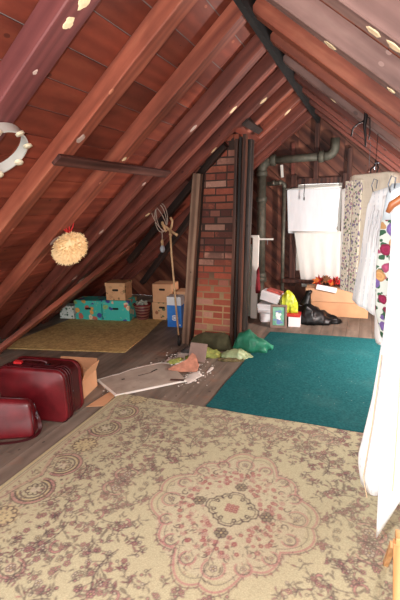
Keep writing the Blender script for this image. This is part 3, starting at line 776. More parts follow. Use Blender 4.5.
t = thing('travel_bag', 'small maroon leather bag with shoulder strap standing before the suitcase', 'bag', (-2.205, 1.925, 0.0), R(27))
mb = MB(); rings = []
for k in range(13):
    v = k / 12; z = 0.272 * v
    wx = (0.40 - 0.06 * v ** 2) * (1 - .05 * (1 - v) ** 6); dy = 0.17 * (1 - 0.62 * v ** 1.6) + 0.006
    if k == 0: wx *= .96; dy *= .9
    if k == 12: wx *= .93; dy *= .5
    ring = []
    for i in range(40):
        a = 2 * PI * i / 40; c_, s_ = math.cos(a), math.sin(a); e_ = 0.24 + .2 * v
        x = wx / 2 * math.copysign(abs(c_) ** e_, c_); y = dy / 2 * math.copysign(abs(s_) ** e_, s_)
        y += 0.006 * noise.noise(Vector((x * 9, v * 3, 1.2))) ; z2 = z - 0.03 * v * (0.5 + x / wx) ** 2 + 0.006 * noise.noise(Vector((x * 7, y * 9, 4)))*v
        ring.append((x, y, max(z2, 0.0)))
    rings.append(ring)
mb.loft(rings); mb.build('bag_body', M_LEATHER, t, smooth=True)
mb = MB(); mb.tube([(0.193, -0.07, 0.015), (0.19, -0.06, 0.09), (0.182, -0.035, 0.2)], 0.004, 6); mb.tube([(0.193, 0.07, 0.015), (0.19, 0.05, 0.1), (0.18, 0.03, 0.2)], 0.004, 6)
mb.build('piping', M_LEATHER_D, t, smooth=True)
mb = MB(); mb.tube([(-0.15, 0, 0.274), (-0.05, 0, 0.268), (0.08, 0, 0.254), (0.155, 0, 0.244)], 0.006, 6); mb.build('zip', M_LEATHER_D, t, smooth=True)
mb = MB()
pth = [(0.195, 0.0, 0.13), (0.215, -0.01, 0.09), (0.225, -0.03, 0.03), (0.20, -0.09, 0.006), (0.10, -0.135, 0.006), (-0.05, -0.14, 0.006), (-0.22, -0.12, 0.006)]
fine = []
for i in range(len(pth) - 1):
    for k in range(6): fine.append(Vector(pth[i]).lerp(Vector(pth[i + 1]), k / 6))
for _ in range(6): fine = [fine[0]] + [(fine[i - 1] + fine[i] * 2 + fine[i + 1]) / 4 for i in range(1, len(fine) - 1)] + [fine[-1]]
rings = []
for i, p in enumerate(fine):
    tt = (fine[min(i + 1, len(fine) - 1)] - fine[max(i - 1, 0)]).normalized(); nn = tt.cross(Vector((0, 0, 1)))
    if nn.length < .3: nn = Vector((0, -1, 0))
    nn.normalize(); uu = nn.cross(tt); w_ = 0.012; d_ = .0025
    rings.append([p + nn * w_ + uu * d_, p - nn * w_ + uu * d_, p - nn * w_ - uu * d_, p + nn * w_ - uu * d_])
mb.loft(rings); mb.build('shoulder_strap', M_LEATHER_D, t, smooth=False)
mb = MB(); mb.tube([(0.202, 0.012 * math.cos(a), 0.135 + 0.016 * math.sin(a)) for a in [2 * PI * i / 16 for i in range(16)]], 0.003, 6, closed=True)
mb.tube([(0.206, -0.002 + 0.012 * math.cos(a), 0.10 + 0.014 * math.sin(a)) for a in [2 * PI * i / 16 for i in range(16)]], 0.003, 6, closed=True)
h = mb.build('buckle_ring', M_STEEL, t, smooth=True); h['label'] = 'silver metal buckle ring'

# ------------------------------------------------------------------ boxes
def carton(name, label, cat, loc, rz, w, d, h, mat, group=None, holes=True, lid=0.0, lid_mat=None, tape=None, flaps=False, seam=True):
    """closed carton: body, lid or flaps, hand holes"""
    t = thing(name, label, cat, loc, rz, group)
    hb = h - lid
    mb = MB(); mb.box((0, 0, hb / 2), (w, d, hb)); mb.build('box_body', mat, t, bevel=0.004)
    if lid: mb = MB(); mb.box((0, 0, hb + lid / 2), (w + 0.012, d + 0.012, lid)); mb.build('lid', lid_mat or mat, t, bevel=0.003)
    elif seam:
        for s_ in (-1, 1):
            mb = MB(); mb.box((0, s_ * d / 4, h + 0.003), (w - .004, d / 2 - 0.004, 0.006)); mb.build('flap', mat, t, bevel=0.002)
    if holes:
        mb = MB()
        P = rrect(0.085, 0.028, 0.013, 5); mb.loft([[(x, -d / 2 - 0.0015, z + hb * .72) for x, z in P], [(x, -d / 2 + 0.002, z + hb * .72) for x, z in P]])
        mb.build('hand_hole', M_DARKGAP, t)
    if tape:
        mb = MB(); mb.box((0, 0, h + 0.007), (w + .004, 0.05, 0.002)); mb.build('tape', tape, t)
    return t
def floral(name, base, cols, scale, rough=0.6, cover=0.42, leafc=None, lcover=.2):
    m, nt, b = new_mat(name)
    v = coords(nt, rnd=True)
    nz = nt.nodes.new('ShaderNodeTexNoise'); nz.inputs['Scale'].default_value = scale * 1.3; nt.links.new(v, nz.inputs['Vector'])
    vm = nt.nodes.new('ShaderNodeVectorMath'); vm.operation = 'MULTIPLY_ADD'; vm.inputs[1].default_value = (.5 / scale,) * 3
    nt.links.new(nz.outputs['Color'], vm.inputs[0]); nt.links.new(v, vm.inputs[2])
    vo = nt.nodes.new('ShaderNodeTexVoronoi'); vo.inputs['Scale'].default_value = scale; nt.links.new(vm.outputs[0], vo.inputs['Vector'])
    sep = nt.nodes.new('ShaderNodeSeparateColor'); nt.links.new(vo.outputs['Color'], sep.inputs[0])
    n = len(cols); fc = ramp(nt, [(i / n, c) for i, c in enumerate(cols)], sep.outputs[0], 'CONSTANT')
    ringc = ramp(nt, [(0.0, (1, .9, .6, 1)), (0.12, (.75, .75, .75, 1)), (0.25, (1.1, 1.1, 1.1, 1)), (0.34, (.6, .6, .6, 1))], vo.outputs['Distance'])
    fc = mixc(nt, 0.8, fc, ringc, 'MULTIPLY')
    col = base
    if leafc:
        v2 = nt.nodes.new('ShaderNodeTexVoronoi'); v2.inputs['Scale'].default_value = scale * 1.9; nt.links.new(vm.outputs[0], v2.inputs['Vector'])
        col = mixc(nt, ramp(nt, [(0.0, (1, 1, 1, 1)), (lcover, (1, 1, 1, 1)), (lcover + .03, (0, 0, 0, 1))], v2.outputs['Distance']), col, leafc)
    msk = ramp(nt, [(0.0, (1, 1, 1, 1)), (cover, (1, 1, 1, 1)), (cover + .03, (0, 0, 0, 1))], vo.outputs['Distance'])
    col = mixc(nt, msk, col, fc)
    nt.links.new(col, b.inputs['Base Color']); b.inputs['Roughness'].default_value = rough
    return m
M_TEALF = floral('teal_floral_print', rgb(64, 192, 178), [rgb(228, 176, 92), rgb(70, 74, 150), rgb(206, 112, 92), rgb(150, 190, 120), rgb(236, 208, 170)], 10, cover=.34, leafc=rgb(122, 196, 168), lcover=.2)
M_LEAFW = floral('green_leaf_print', rgb(222, 232, 224), [rgb(60, 118, 86), rgb(92, 140, 104), rgb(222, 232, 224)], 26, cover=.40)
M_CARDF = floral('leafy_tan_print', rgb(198, 154, 112), [rgb(198, 154, 112), rgb(96, 104, 66), rgb(198, 154, 112), rgb(150, 92, 62)], 16, cover=.33)
M_CARDF2 = floral('sparse_leaf_tan_print', rgb(218, 168, 122), [rgb(218, 168, 122), rgb(150, 120, 76), rgb(208, 156, 112), rgb(208, 156, 112)], 13, cover=.33)
BX = R(9)
carton('storage_box', 'teal floral storage box with the cardboard box on top', 'box', (-3.07, 4.735, 0.0105), BX, 0.385, 0.27, 0.275, M_TEALF, 'teal floral storage boxes', lid=0.05)
carton('storage_box', 'teal floral storage box beside the green and white leaf box', 'box', (-3.462, 4.672, 0.0105), BX, 0.385, 0.27, 0.265, M_TEALF, 'teal floral storage boxes', lid=0.05)
carton('storage_box', 'white box with small green leaf print tucked beneath the rafter', 'box', (-3.775, 4.56, 0.0105), BX, 0.21, 0.14, 0.185, M_LEAFW, holes=False, lid=0.03)
carton('cardboard_box', 'tan cardboard box with faint leaf print on the teal floral box', 'box', (-3.06, 4.735, 0.287), BX, 0.27, 0.25, 0.235, M_CARDF2, lid=0.045)
carton('cardboard_box', 'tan leaf-printed cardboard box beneath the plain box beside dark red basket', 'box', (-2.50, 4.98, 0.0005), R(6), 0.28, 0.26, 0.235, M_CARDF, 'cardboard boxes behind the pole', seam=False)
carton('cardboard_box', 'plain brown cardboard box stacked upon leaf-printed box', 'box', (-2.485, 4.98, 0.237), R(4), 0.28, 0.25, 0.245, M_CARD, 'cardboard boxes behind the pole', tape=M_CARD2)
carton('cardboard_box', 'tall plain tan cardboard box behind the blue carton', 'box', (-2.17, 5.0, 0.0005), R(8), 0.26, 0.24, 0.39, M_CARD2, 'cardboard boxes behind the pole', holes=False)
# blue carton
t = thing('blue_carton', 'upright blue carton with white top standing beside the tan pole', 'carton', (-2.19, 4.66, 0.0005), R(5))
mblue, nt, b = new_mat('blue_print'); b.inputs['Roughness'].default_value = 0.5
nb = tex_noise(nt, coords(nt), 6, 4)
nt.links.new(ramp(nt, [(0.35, rgb(34, 108, 196)), (0.65, rgb(60, 138, 220))], nb), b.inputs['Base Color'])
mb = MB(); mb.box((0, 0, 0.14), (0.19, 0.15, 0.28)); mb.build('box_body', mblue, t, bevel=0.003)
mb = MB(); mb.box((0, 0.0, 0.335), (0.186, 0.148, 0.11)); h = mb.build('top_panel', M_WHITE, t, bevel=0.003); h['label'] = 'white upper part of the carton'
mb = MB()
for k, (r_, n_) in enumerate(((0.040, 14),)):
    P = [(r_ * (1 + .18 * math.cos(3 * a)) * math.cos(a), r_ * .9 * math.sin(a)) for a in [2 * PI * i / 24 for i in range(24)]]
    mb.loft([[(x + .005, -0.0765, z + 0.12) for x, z in P], [(x + .005, -0.074, z + 0.12) for x, z in P]])
mb.build('printed_emblem', M_WHITE, t)
mb = MB(); mb.tube([(0.005 + .024 * math.cos(a), -0.077, 0.12 + .018 * math.sin(a)) for a in [2 * PI * i / 20 for i in range(20)]], .004, 6, closed=True); mb.build('emblem_ring', mblue, t)
mb = MB(); mb.lathe([(0, 0), (.011, 0), (.011, .001), (0, .001)], 16); o = mb.build('printed_dot', M_WHITE, t); o.location = (.072, -.0765, .03); o.rotation_euler = (PI / 2, 0, 0)
# dark red basket pot
t = thing('basket_pot', 'dark red flared basket pot standing between the boxes', 'basket', (-2.755, 4.80, 0.0105))
mred, nt, b = new_mat('woven_dark_red'); bk = nt.nodes.new('ShaderNodeTexWave'); bk.wave_type = 'BANDS'; bk.bands_direction = 'Z'; bk.inputs['Scale'].default_value = 8; bk.inputs['Distortion'].default_value = 2.5
nt.links.new(coords(nt, rnd=False), bk.inputs['Vector']); nt.links.new(ramp(nt, [(0.2, rgb(60, 14, 18)), (0.55, rgb(150, 40, 44)), (0.9, rgb(120, 100, 80))], bk.outputs['Fac']), b.inputs['Base Color']); b.inputs['Roughness'].default_value = .5
mb = MB(); mb.lathe([(0.0, 0), (0.075, 0), (0.08, 0.01), (0.115, 0.2), (0.112, 0.205), (0.1, 0.19), (0.0, 0.16)], 28); mb.build('pot_body', mred, t, smooth=True)
mb = MB(); mb.tube([(0.115 * math.cos(a), 0.115 * math.sin(a), 0.203) for a in [2 * PI * i / 28 for i in range(28)]], 0.008, 6, closed=True); mb.build('rim', M_RED_D, t, smooth=True)
mb = MB(); rnd = random.Random(2)
for i in range(26):
    a = rnd.uniform(0, 2 * PI); r_ = rnd.uniform(0, .085); mb.box((r_ * math.cos(a), r_ * math.sin(a), .2 + rnd.uniform(0, .03)), (.045, .03, .012), (rnd.uniform(-1, 1), rnd.uniform(-1, 1), rnd.uniform(0, 3)))
h = mb.build('paper_filling', plain('grey_shreds', rgb(170, 176, 160), .8, var=.3), t); h['label'] = 'pale grey shredded filling'
# open carton behind the suitcase
t = thing('open_cardboard_box', 'open brown cardboard box with raised flaps behind the suitcase', 'box', (-2.235, 2.62, 0.0005), R(10))
mb = MB(); w, d, h_, th = 0.36, 0.26, 0.15, 0.005
for c_, s_ in (((0, -d / 2, h_ / 2), (w, th, h_)), ((0, d / 2, h_ / 2), (w, th, h_)), ((-w / 2, 0, h_ / 2), (th, d, h_)), ((w / 2, 0, h_ / 2), (th, d, h_)), ((0, 0, th / 2), (w, d, th))): mb.box(c_, s_)
mb.build('box_body', M_CARD, t)
for c_, s_, r_ in (((-.02, -d / 2 - .02, h_ + .04), (w - .02, .005, .1), (0.5, 0, 0)), ((w / 2 + .02, 0, h_ + .045), (.005, d - .01, .10), (0, 0.4, 0)), ((0, d / 2 + .03, h_ + .04), (w - .02, .005, .1), (-0.7, 0, 0)), ((-w / 2 - .03, 0, h_ + .03), (.005, d - .01, .09), (0, -0.9, 0))):
    mb = MB(); mb.box(c_, s_, r_); mb.build('flap', M_CARD, t)
mb = MB(); mb.prism([(-1.93, 2.42), (-1.80, 2.48), (-1.83, 2.72), (-1.90, 2.73)], 0.001, 0.006)
tag(mb.build('cardboard_piece', M_CARD), 'flat brown cardboard piece on the floor beside the suitcase', 'cardboard')

# ------------------------------------------------------------------ sheet on the floor and the rubbish by the chimney
m, nt, b = new_mat('grey_board')
n1 = tex_noise(nt, coords(nt, rnd=False), 6, 5, .6); c = ramp(nt, [(0.3, rgb(150, 136, 122)), (0.7, rgb(184, 170, 154))], n1)
n2 = tex_noise(nt, coords(nt, (1, 3, 1), rnd=False), 4, 5, .7); c = mixc(nt, ramp(nt, [(0.62, (0, 0, 0, 1)), (0.7, (.8, .8, .8, 1))], n2), c, rgb(96, 76, 64))
nt.links.new(c, b.inputs['Base Color']); b.inputs['Roughness'].default_value = .8
t = thing('plaster_board', 'grey plasterboard sheet with white broken edge lying on bare floor', 'board', (-1.80, 2.98, 0.0))
rag = [(-2.13, 2.86), (-2.06, 2.98), (-2.02, 3.03), (-1.97, 3.16), (-1.90, 3.26), (-1.84, 3.33), (-1.78, 3.40), (-1.70, 3.41), (-1.62, 3.34), (-1.55, 3.27), (-1.46, 3.18), (-1.39, 3.10), (-1.60, 2.88), (-1.81, 2.655), (-1.98, 2.76)]
mb = MB(); mb.prism([(x + 1.80, y - 2.98) for x, y in rag], 0.004, 0.016); mb.build('board_face', m, t)
mb = MB()
def strip(p, q, w, z, th):
    p = Vector((p[0] + 1.80, p[1] - 2.98)); q = Vector((q[0] + 1.80, q[1] - 2.98)); d_ = (q - p).normalized(); n_ = Vector((-d_.y, d_.x)) * w
    mb.prism([tuple(p - n_), tuple(q - n_), tuple(q + n_), tuple(p + n_)], z, z + th)
strip((-2.13, 2.86), (-1.81, 2.652), .007, .003, .015); strip((-1.81, 2.652), (-1.385, 3.10), .005, .003, .015)
for i in range(7): strip(rag[i], rag[i + 1], .006 + .004 * (i % 2), .006, .011)
h = mb.build('broken_edge', M_WHITEPAINT, t); h['label'] = 'white chalky edge'
for A_ in (((-1.83, 3.05), (-1.75, 3.16), .004), ((-1.76, 3.17), (-1.74, 3.24), .008), ((-1.93, 2.93), (-1.91, 2.95), .008)):
    mb = MB(); strip(A_[0], A_[1], A_[2], .0155, .002); h = mb.build('dark_scuff', M_DARKGAP, t); h['label'] = 'dark scuff mark'
mb = MB(); mb.box((-1.455, 3.065, 0.022), (0.12, 0.016, 0.010), (0, 0, R(12)))
tag(mb.build('wood_splinter', M_PLANK), 'thin dark wood splinter on the corner of the grey sheet', 'wood')

def lumps(name, mat, pts, seed, zs=0.6):
    """scattered crumbs"""
    mb = MB(); rnd = random.Random(seed)
    for (x, y, r_) in pts:
        rings = []; n = 7
        for k, (zz_, q_) in enumerate(((0, 1.0), (.45, .85), (.8, .45))):
            rings.append([(x + r_ * q_ * (1 + .3 * rnd.uniform(-1, 1)) * math.cos(2 * PI * i / n), y + r_ * q_ * (1 + .3 * rnd.uniform(-1, 1)) * math.sin(2 * PI * i / n), 0.0008 + r_ * zs * zz_) for i in range(n)])
        mb.loft(rings)
    return mb.build(name, mat)
rnd = random.Random(8)
pts = []
for i in range(600):
    k = rnd.random()
    if k < .55: a = rnd.gauss(-1.62, .10); b_ = rnd.gauss(3.62, .14)
    elif k < .8: a = rnd.gauss(-1.38, .06); b_ = rnd.gauss(3.22, .10)
    else: a = rnd.gauss(-1.94, .03); b_ = rnd.gauss(2.80, .05)
    pts.append((a, b_, abs(rnd.gauss(.002, .004)) + .0022))
tag(lumps('plaster_debris', M_WHITEPAINT, pts, 3), 'white plaster dust and crumbs strewn on the floor near the chimney', 'debris', kind='stuff')
mb = MB()
for (x, y, rx, ry, s_) in ((-1.66, 3.68, .09, .22, 1), (-1.37, 3.22, .06, .14, 2), (-1.56, 3.42, .05, .12, 5), (-1.75, 3.50, .03, .10, 7), (-1.70, 3.95, .04, .10, 8), (-1.28, 3.42, .02, .08, 9)):
    n = 26; rings = []
    for q_, z_ in ((1.0, .0008), (.75, .005), (.3, .009)):
        rings.append([(x + rx * q_ * (1 + .5 * noise.noise(Vector((math.cos(2 * PI * i / n) * 2, math.sin(2 * PI * i / n) * 2, s_)))) * math.cos(2 * PI * i / n), y + ry * q_ * (1 + .5 * noise.noise(Vector((math.cos(2 * PI * i / n) * 2, math.sin(2 * PI * i / n) * 2, s_)))) * math.sin(2 * PI * i / n), z_) for i in range(n)])
    mb.loft(rings)
tag(mb.build('plaster_powder', plain('chalk', rgb(206, 196, 186), .9, var=.15), smooth=True), 'pale heap of plaster powder beside the orange shard', 'debris', kind='stuff')

def mound(name, loc, rz, sections, mat, seed, crinkle=0.02, freq=9.0, parent=None, n=40, sub=6, crease=True):
    """closed crumpled body laid on the floor: sections (x, y, half depth, height)"""
    S = []
    for i in range(len(sections) - 1):
        for k in range(sub):
            tt = k / sub; tt = tt * tt * (3 - 2 * tt); S.append([a + (b_ - a) * tt for a, b_ in zip(sections[i], sections[i + 1])])
    S.append(list(sections[-1]))
    rings = []
    for (x, y, hd, h_) in S:
        ring = []
        for i in range(n):
            a = 2 * PI * i / n; yy = hd * math.cos(a); z_ = h_ * max(0, math.sin(a)) ** 0.8 if math.sin(a) > 0 else 0
            p = Vector((x * freq, (y + yy) * freq, z_ * freq)); 
            d_ = noise.noise(p + Vector((seed, 0, 0)))
            r_ = abs(noise.noise(p * 1.9 + Vector((0, seed, 0)))) if crease else .3
            k_ = crinkle * (d_ + 1.4 * (.3 - r_))
            ring.append((x + k_ * .6, y + yy + k_ * math.cos(a), max(0.0, z_ + k_ * max(0, math.sin(a)))))
        rings.append(ring)
    mb = MB(); mb.loft(rings); o = mb.build(name, mat, parent, smooth=True); o.location = loc; o.rotation_euler = (0, 0, rz)
    return o
M_BLACKBAG = plain('black_plastic', rgb(12, 12, 13), 0.42, var=0.2, scale=9, bmp=0.06, spec=0.35)
M_GREENBAG = plain('green_plastic', rgb(44, 122, 94), 0.45, var=0.3, scale=14, bmp=0.2, spec=0.35)
M_CLEARBAG = plain('milky_plastic', rgb(160, 176, 132), 0.4, var=0.3, scale=18, bmp=0.25, spec=0.4)
M_OLIVEC = plain('olive_cloth', rgb(72, 70, 48), 0.9, var=0.4, scale=10, bmp=0.3)
M_GREYC = plain('grey_rag', rgb(70, 66, 64), 0.9, var=0.4, scale=12, bmp=0.3)
M_MOSS = plain('moss_green', rgb(136, 142, 74), 0.95, var=0.35, scale=26, bmp=0.5)
M_LIME = plain('lime_plastic', rgb(180, 190, 50), 0.35, var=0.3, scale=24, bmp=0.2, spec=0.5)
o = mound('olive_sack', (-1.475, 3.99, 0.0005), R(4), [(-.25, 0, .02, .02), (-.20, 0, .06, .11), (-.08, .0, .085, .165), (.08, .01, .08, .175), (.18, .01, .06, .15), (.23, 0, .02, .03)], M_OLIVEC, 2, .018)
tag(o, 'dark olive crumpled sack lying against the foot of the chimney', 'sack')
o = mound('grey_rag', (-1.64, 3.80, 0.0005), R(20), [(-.10, 0, .02, .01), (-.05, 0, .06, .06), (.05, 0, .06, .05), (.11, 0, .02, .01)], M_GREYC, 5, .02, 14)
tag(o, 'small dark grey rag bunched beside the leaning post', 'rag')
o = mound('green_plastic_bag', (-1.045, 4.06, 0.0115), R(12), [(-.20, -.02, .02, .03), (-.15, 0, .08, .15), (-.04, 0, .11, .20), (.04, .0, .11, .15), (.13, .02, .09, .09), (.21, .03, .03, .02)], M_GREENBAG, 9, .035, 8)
tag(o, 'crumpled green plastic bag lying right of the chimney', 'plastic bag')
o = mound('milky_plastic_bag', (-1.14, 3.81, 0.0005), R(8), [(-.16, 0, .03, .02), (-.10, 0, .075, .06), (.02, 0, .085, .085), (.1, 0, .06, .05), (.16, 0, .02, .01)], M_CLEARBAG, 12, .018, 14)
tag(o, 'crumpled milky pale plastic bag in front of the green bag', 'plastic bag')
o = mound('moss_clump', (-1.45, 3.72, 0.0005), R(35), [(-.20, 0, .03, .01), (-.10, 0, .075, .06), (.02, .02, .08, .075), (.12, 0, .07, .05), (.20, 0, .02, .01)], M_MOSS, 15, .03, 16)
tag(o, 'yellow green moss-like insulation clump in front of the olive sack', 'insulation', 'mossy insulation clumps')
o = mound('moss_clump', (-1.67, 3.50, 0.0005), R(50), [(-.10, 0, .02, .01), (-.04, 0, .045, .03), (.04, 0, .04, .028), (.09, 0, .02, .01)], M_MOSS, 18, .02, 18)
tag(o, 'small yellow green insulation clump beside the orange shard', 'insulation', 'mossy insulation clumps')
o = mound('moss_clump', (-1.17, 3.70, 0.0005), R(15), [(-.12, 0, .02, .01), (-.05, 0, .035, .02), (.05, 0, .04, .018), (.12, 0, .02, .01)], plain('brown_moss', rgb(104, 92, 60), .95, var=.4, scale=24, bmp=.5), 22, .016, 18)
tag(o, 'brownish thin insulation clump in front of the milky bag', 'insulation', 'mossy insulation clumps')
# leaning grey brown board and orange shard
mb = MB(); mb.box((0, 0, 0.095), (0.17, 0.012, 0.19)); o = mb.build('board_scrap', plain('grey_brown_board', rgb(140, 118, 108), .8, var=.15), bevel=.002); o.location = (-1.475, 3.56, 0.004); o.rotation_euler = (R(-38), R(6), R(14))
tag(o, 'grey brown board scrap leaning behind the orange shard', 'board')
t = MB()
shard = [(-.17, -.02), (-.05, -.055), (.10, -.05), (.115, .0), (.085, .09), (.05, .115), (.0, .05), (-.08, .01)]
rings = []
for z_, q_ in ((0.0, 1.0), (0.02, .99)): rings.append([(x * q_, y * q_, z_ + .10 * max(0, (y + .05)) / .12 * (.8 if x > -.1 else .3)) for x, y in shard])
t.loft(rings); o = t.build('orange_shard', plain('terracotta', rgb(188, 130, 106), .85, var=.3, scale=18, bmp=.3), bevel=.003); o.location = (-1.48, 3.33, 0.006); o.rotation_euler = (0, 0, R(20))
tag(o, 'pointed orange terracotta shard lying at the end of the grey sheet', 'shard')

# ------------------------------------------------------------------ things hanging on the rafters
nL = Vector((SL, 0, -1)).normalized()           # into the room, off the left slope
aL = Vector((1, 0, SL)).normalized()            # up the slope
def on_left(x, y, off=0.0): return Vector((x, y, ZR + SL * (x - XR))) + nL * off
Mroof = Matrix((aL, Vector((0, 1, 0)), aL.cross(Vector((0, 1, 0))))).transposed()   # local z = outward normal
# tambourine
t = thing('tambourine', 'white tambourine with round jingles hanging on the rafters', 'tambourine', on_left(-1.665, 1.58, 0.03))
t.rotation_euler = Mroof.to_euler()
mb = MB(); n = 56; RR = .145
prof = [(RR, -.025), (RR + .008, -.025), (RR + .008, .025), (RR, .025)]
mb.loft([[(r_ * math.cos(2 * PI * i / n), r_ * math.sin(2 * PI * i / n), z_) for r_, z_ in prof] for i in range(n + 1)], False)
mb.build('hoop', plain('grey_white_hoop', rgb(176, 172, 164), .5, var=.08), t)
mj = plain('pale_jingle', rgb(226, 214, 186), .3, .3, var=.1)
for i in range(8):
    a = 2 * PI * i / 8 + .2
    for off in (-.004, .004):
        mb = MB(); mb.lathe([(0, -.001), (.008, -.002), (.021, 0), (.021, .0012), (.008, .0), (0, .0008)], 18)
        o = mb.build('jingle', mj, t, smooth=True); o.location = ((RR + .004) * math.cos(a), (RR + .004) * math.sin(a), -.027 + off); o.rotation_euler = (.2, .15, a)
# plank across the rafters
o = MB(); o.box((0, 0, 0), (1.46, 0.075, 0.022)); o = o.build('nailed_plank', M_PLANK, bevel=.003)
X_ = Vector((0, 1, 0)); Z_ = nL; Y_ = Z_.cross(X_); o.matrix_world = Matrix((X_, Y_, Z_)).transposed().to_4x4(); o.location = on_left(-1.68, 2.76, .013)
tag(o, 'short dark plank nailed across several left rafters', 'plank')
# straw ball
t = thing('straw_ball', 'shaggy straw coloured ball hanging by a red ribbon from a rafter', 'ball', EYE + (on_left(-2.46, 3.03, .12) + Vector((-.04, -.01, .085)) - EYE) * .92)
mb = MB(); rnd = random.Random(9)
rings = []
for k in range(13):
    ph = -PI / 2 + PI * k / 12; rings.append([(.125 * math.cos(ph) * math.cos(2 * PI * i / 24) + .0, .125 * math.cos(ph) * math.sin(2 * PI * i / 24), .135 * math.sin(ph)) for i in range(24)])
mb.M = Matrix.Scale(.75, 4, Vector((.62, 0, -.785)).normalized())
mb.loft(rings)
for i in range(1500):
    d_ = Vector((rnd.gauss(0, 1), rnd.gauss(0, 1), rnd.gauss(0, 1))).normalized(); p = Vector((d_.x * .12, d_.y * .12, d_.z * .13))
    q_ = p + d_ * rnd.uniform(.018, .034) + Vector((rnd.uniform(-.01, .01), rnd.uniform(-.01, .01), -.008 + rnd.uniform(-.01, .01)))
    a_ = d_.orthogonal().normalized() * .007; b_ = d_.cross(a_)
    mb.add([p + a_, p - a_ * .5 + b_ * .87, p - a_ * .5 - b_ * .87, q_ + a_ * .3, q_ - a_ * .15 + b_ * .26, q_ - a_ * .15 - b_ * .26], [(0, 1, 4, 3), (1, 2, 5, 4), (2, 0, 3, 5), (3, 4, 5)])
mb.build('straw_body', M_STRAW, t)
mb = MB()
for k in range(4):
    s_ = (k - 1.5) * .018; mb.tube([(s_ * .2, s_ * .3, .12), (s_, s_ * 1.3 - .01, .17), (s_ * 1.2, s_ * 1.6, .21 + .02 * (k % 2)), (s_ * .5, s_ * .4 + .012, .225), (s_ * .1, .006, .16)], .005, 6)
mb.build('ribbon', M_RED, t, smooth=True)
# coiled cord with bulb
p0 = on_left(-2.05, 4.07, .02)
t = thing('hanging_bulb', 'dull bulb on a looped wire cord hanging below the rafters', 'bulb', p0)
mb = MB()
for j, (dx, ry, rz_) in enumerate(((0.0, .075, .15), (.012, .06, .14), (-.010, .085, .13))):
    mb.tube([(dx + ry * math.sin(a + j * .4) , -.02 - .02 * j, -.10 - rz_ * math.cos(a)) for a in [2 * PI * i / 30 for i in range(30)]], .0035, 6, closed=True)
mb.tube([(0, -.02, -.24), (.005, -.02, -.28), (0, -.02, -.33)], .0035, 6)
mb.build('cord', plain('old_cord', rgb(186, 166, 150), .6), t, smooth=True)
mb = MB(); mb.lathe([(0, -.39), (.014, -.39), (.016, -.35), (.012, -.33), (0, -.325)], 14, (0, -.02, 0)); mb.build('socket', M_BRASS, t, smooth=True)
mb = MB(); mb.lathe([(0, -.468), (.015, -.464), (.027, -.445), (.029, -.425), (.022, -.405), (.013, -.388), (0, -.385)], 18, (0, -.02, 0)); mb.build('bulb', M_GLASSBULB, t, smooth=True)
# tan pole with branching top
t = thing('tan_pole', 'thin tan pole with curled branching top and black foot left of the chimney', 'pole', (-1.84, 3.96, 0.0))
mb = MB(); mb.tube([(0, 0, .09), (-.03, .01, .5), (-.06, .02, 1.0), (-.07, .03, 1.24)], .0105, 10); mb.build('shaft', M_BRASS, t, smooth=True)
mb = MB(); mb.lathe([(0, 0), (.014, 0), (.02, .02), (.018, .05), (.013, .06), (.013, .12), (0, .12)], 14); h = mb.build('foot', M_BLACKMETAL, t, smooth=True); h['label'] = 'black foot of the pole'
for zz_ in (.62, 1.2):
    mb = MB(); mb.lathe([(0, -.012), (.016, -.01), (.016, .01), (0, .012)], 12); o = mb.build('collar', M_BRASS, t, smooth=True); o.location = (-.037 if zz_ < 1 else -.068, .012 if zz_ < 1 else .028, zz_)
for P in ([(-.07, .03, 1.24), (-.10, .03, 1.27), (-.135, .02, 1.30), (-.15, .01, 1.335)], [(-.07, .03, 1.24), (-.05, .03, 1.29), (-.04, .03, 1.34), (-.055, .02, 1.375)], [(-.07, .03, 1.25), (-.03, .02, 1.22), (.02, .01, 1.195)], [(-.09, .03, 1.26), (-.11, .02, 1.23), (-.15, .01, 1.32)]):
    mb = MB(); mb.tube(P, [.012] * (len(P) - 1) + [.015], 8); mb.build('curled_arm', M_BRASS, t, smooth=True)
# twisted iron hook on the right rafters
nR = Vector((-SR, 0, -1)).normalized()
def on_right(x, y, off=0.0): return Vector((x, y, ZR - SR * (x - XR))) + nR * off
t = thing('iron_hook', 'twisted black iron hook hanging from the right rafters', 'hook', on_right(-0.05, 3.10, .012))
mb = MB(); mb.tube([(0, 0, .09), (0, -.01, .04), (.006, -.01, 0), (.0, -.012, -.06), (.01, -.01, -.13), (.012, -.006, -.19)], [.004, .010, .013, .011, .007, .005], 8)
mb.tube([(-.005, -.01, -.03), (-.04, -.012, -.045), (-.07, -.01, -.07), (-.08, -.005, -.12)], .005, 8); mb.build('hook_iron', M_BLACKMETAL, t, smooth=True)
mb = MB(); mb.tube([(.004, -.012, .0), (.03, -.01, -.02), (.035, -.012, -.10), (.03, -.01, -.15)], .004, 6); mb.build('wire', M_BLACKMETAL, t, smooth=True)
t = thing('iron_hook', 'small black iron hook above the flowered garment bag', 'hook', on_right(0.035, 3.44, .012) - Vector((0, 0, .19)))
mb = MB(); mb.tube([(.002, 0, .19), (0, 0, .0)], .003, 6); mb.build('wire', M_BLACKMETAL, t)
mb = MB(); mb.tube([(0, 0, .0), (-.005, -.01, -.03), (-.03, -.012, -.05), (-.035, -.01, -.10), (-.02, -.01, -.125)], .006, 8); mb.tube([(0, 0, 0), (.02, -.01, -.04), (.0, -.01, -.125)], .005, 8); mb.build('hook_iron', M_BLACKMETAL, t, smooth=True)
mb = MB(); mb.lathe([(0, 0), (.009, .002), (0, .006)], 10); o = mb.build('nail_head', M_STEEL, t); o.location = (0.002, -.016, -.012); o.rotation_euler = (PI / 2, 0, 0)

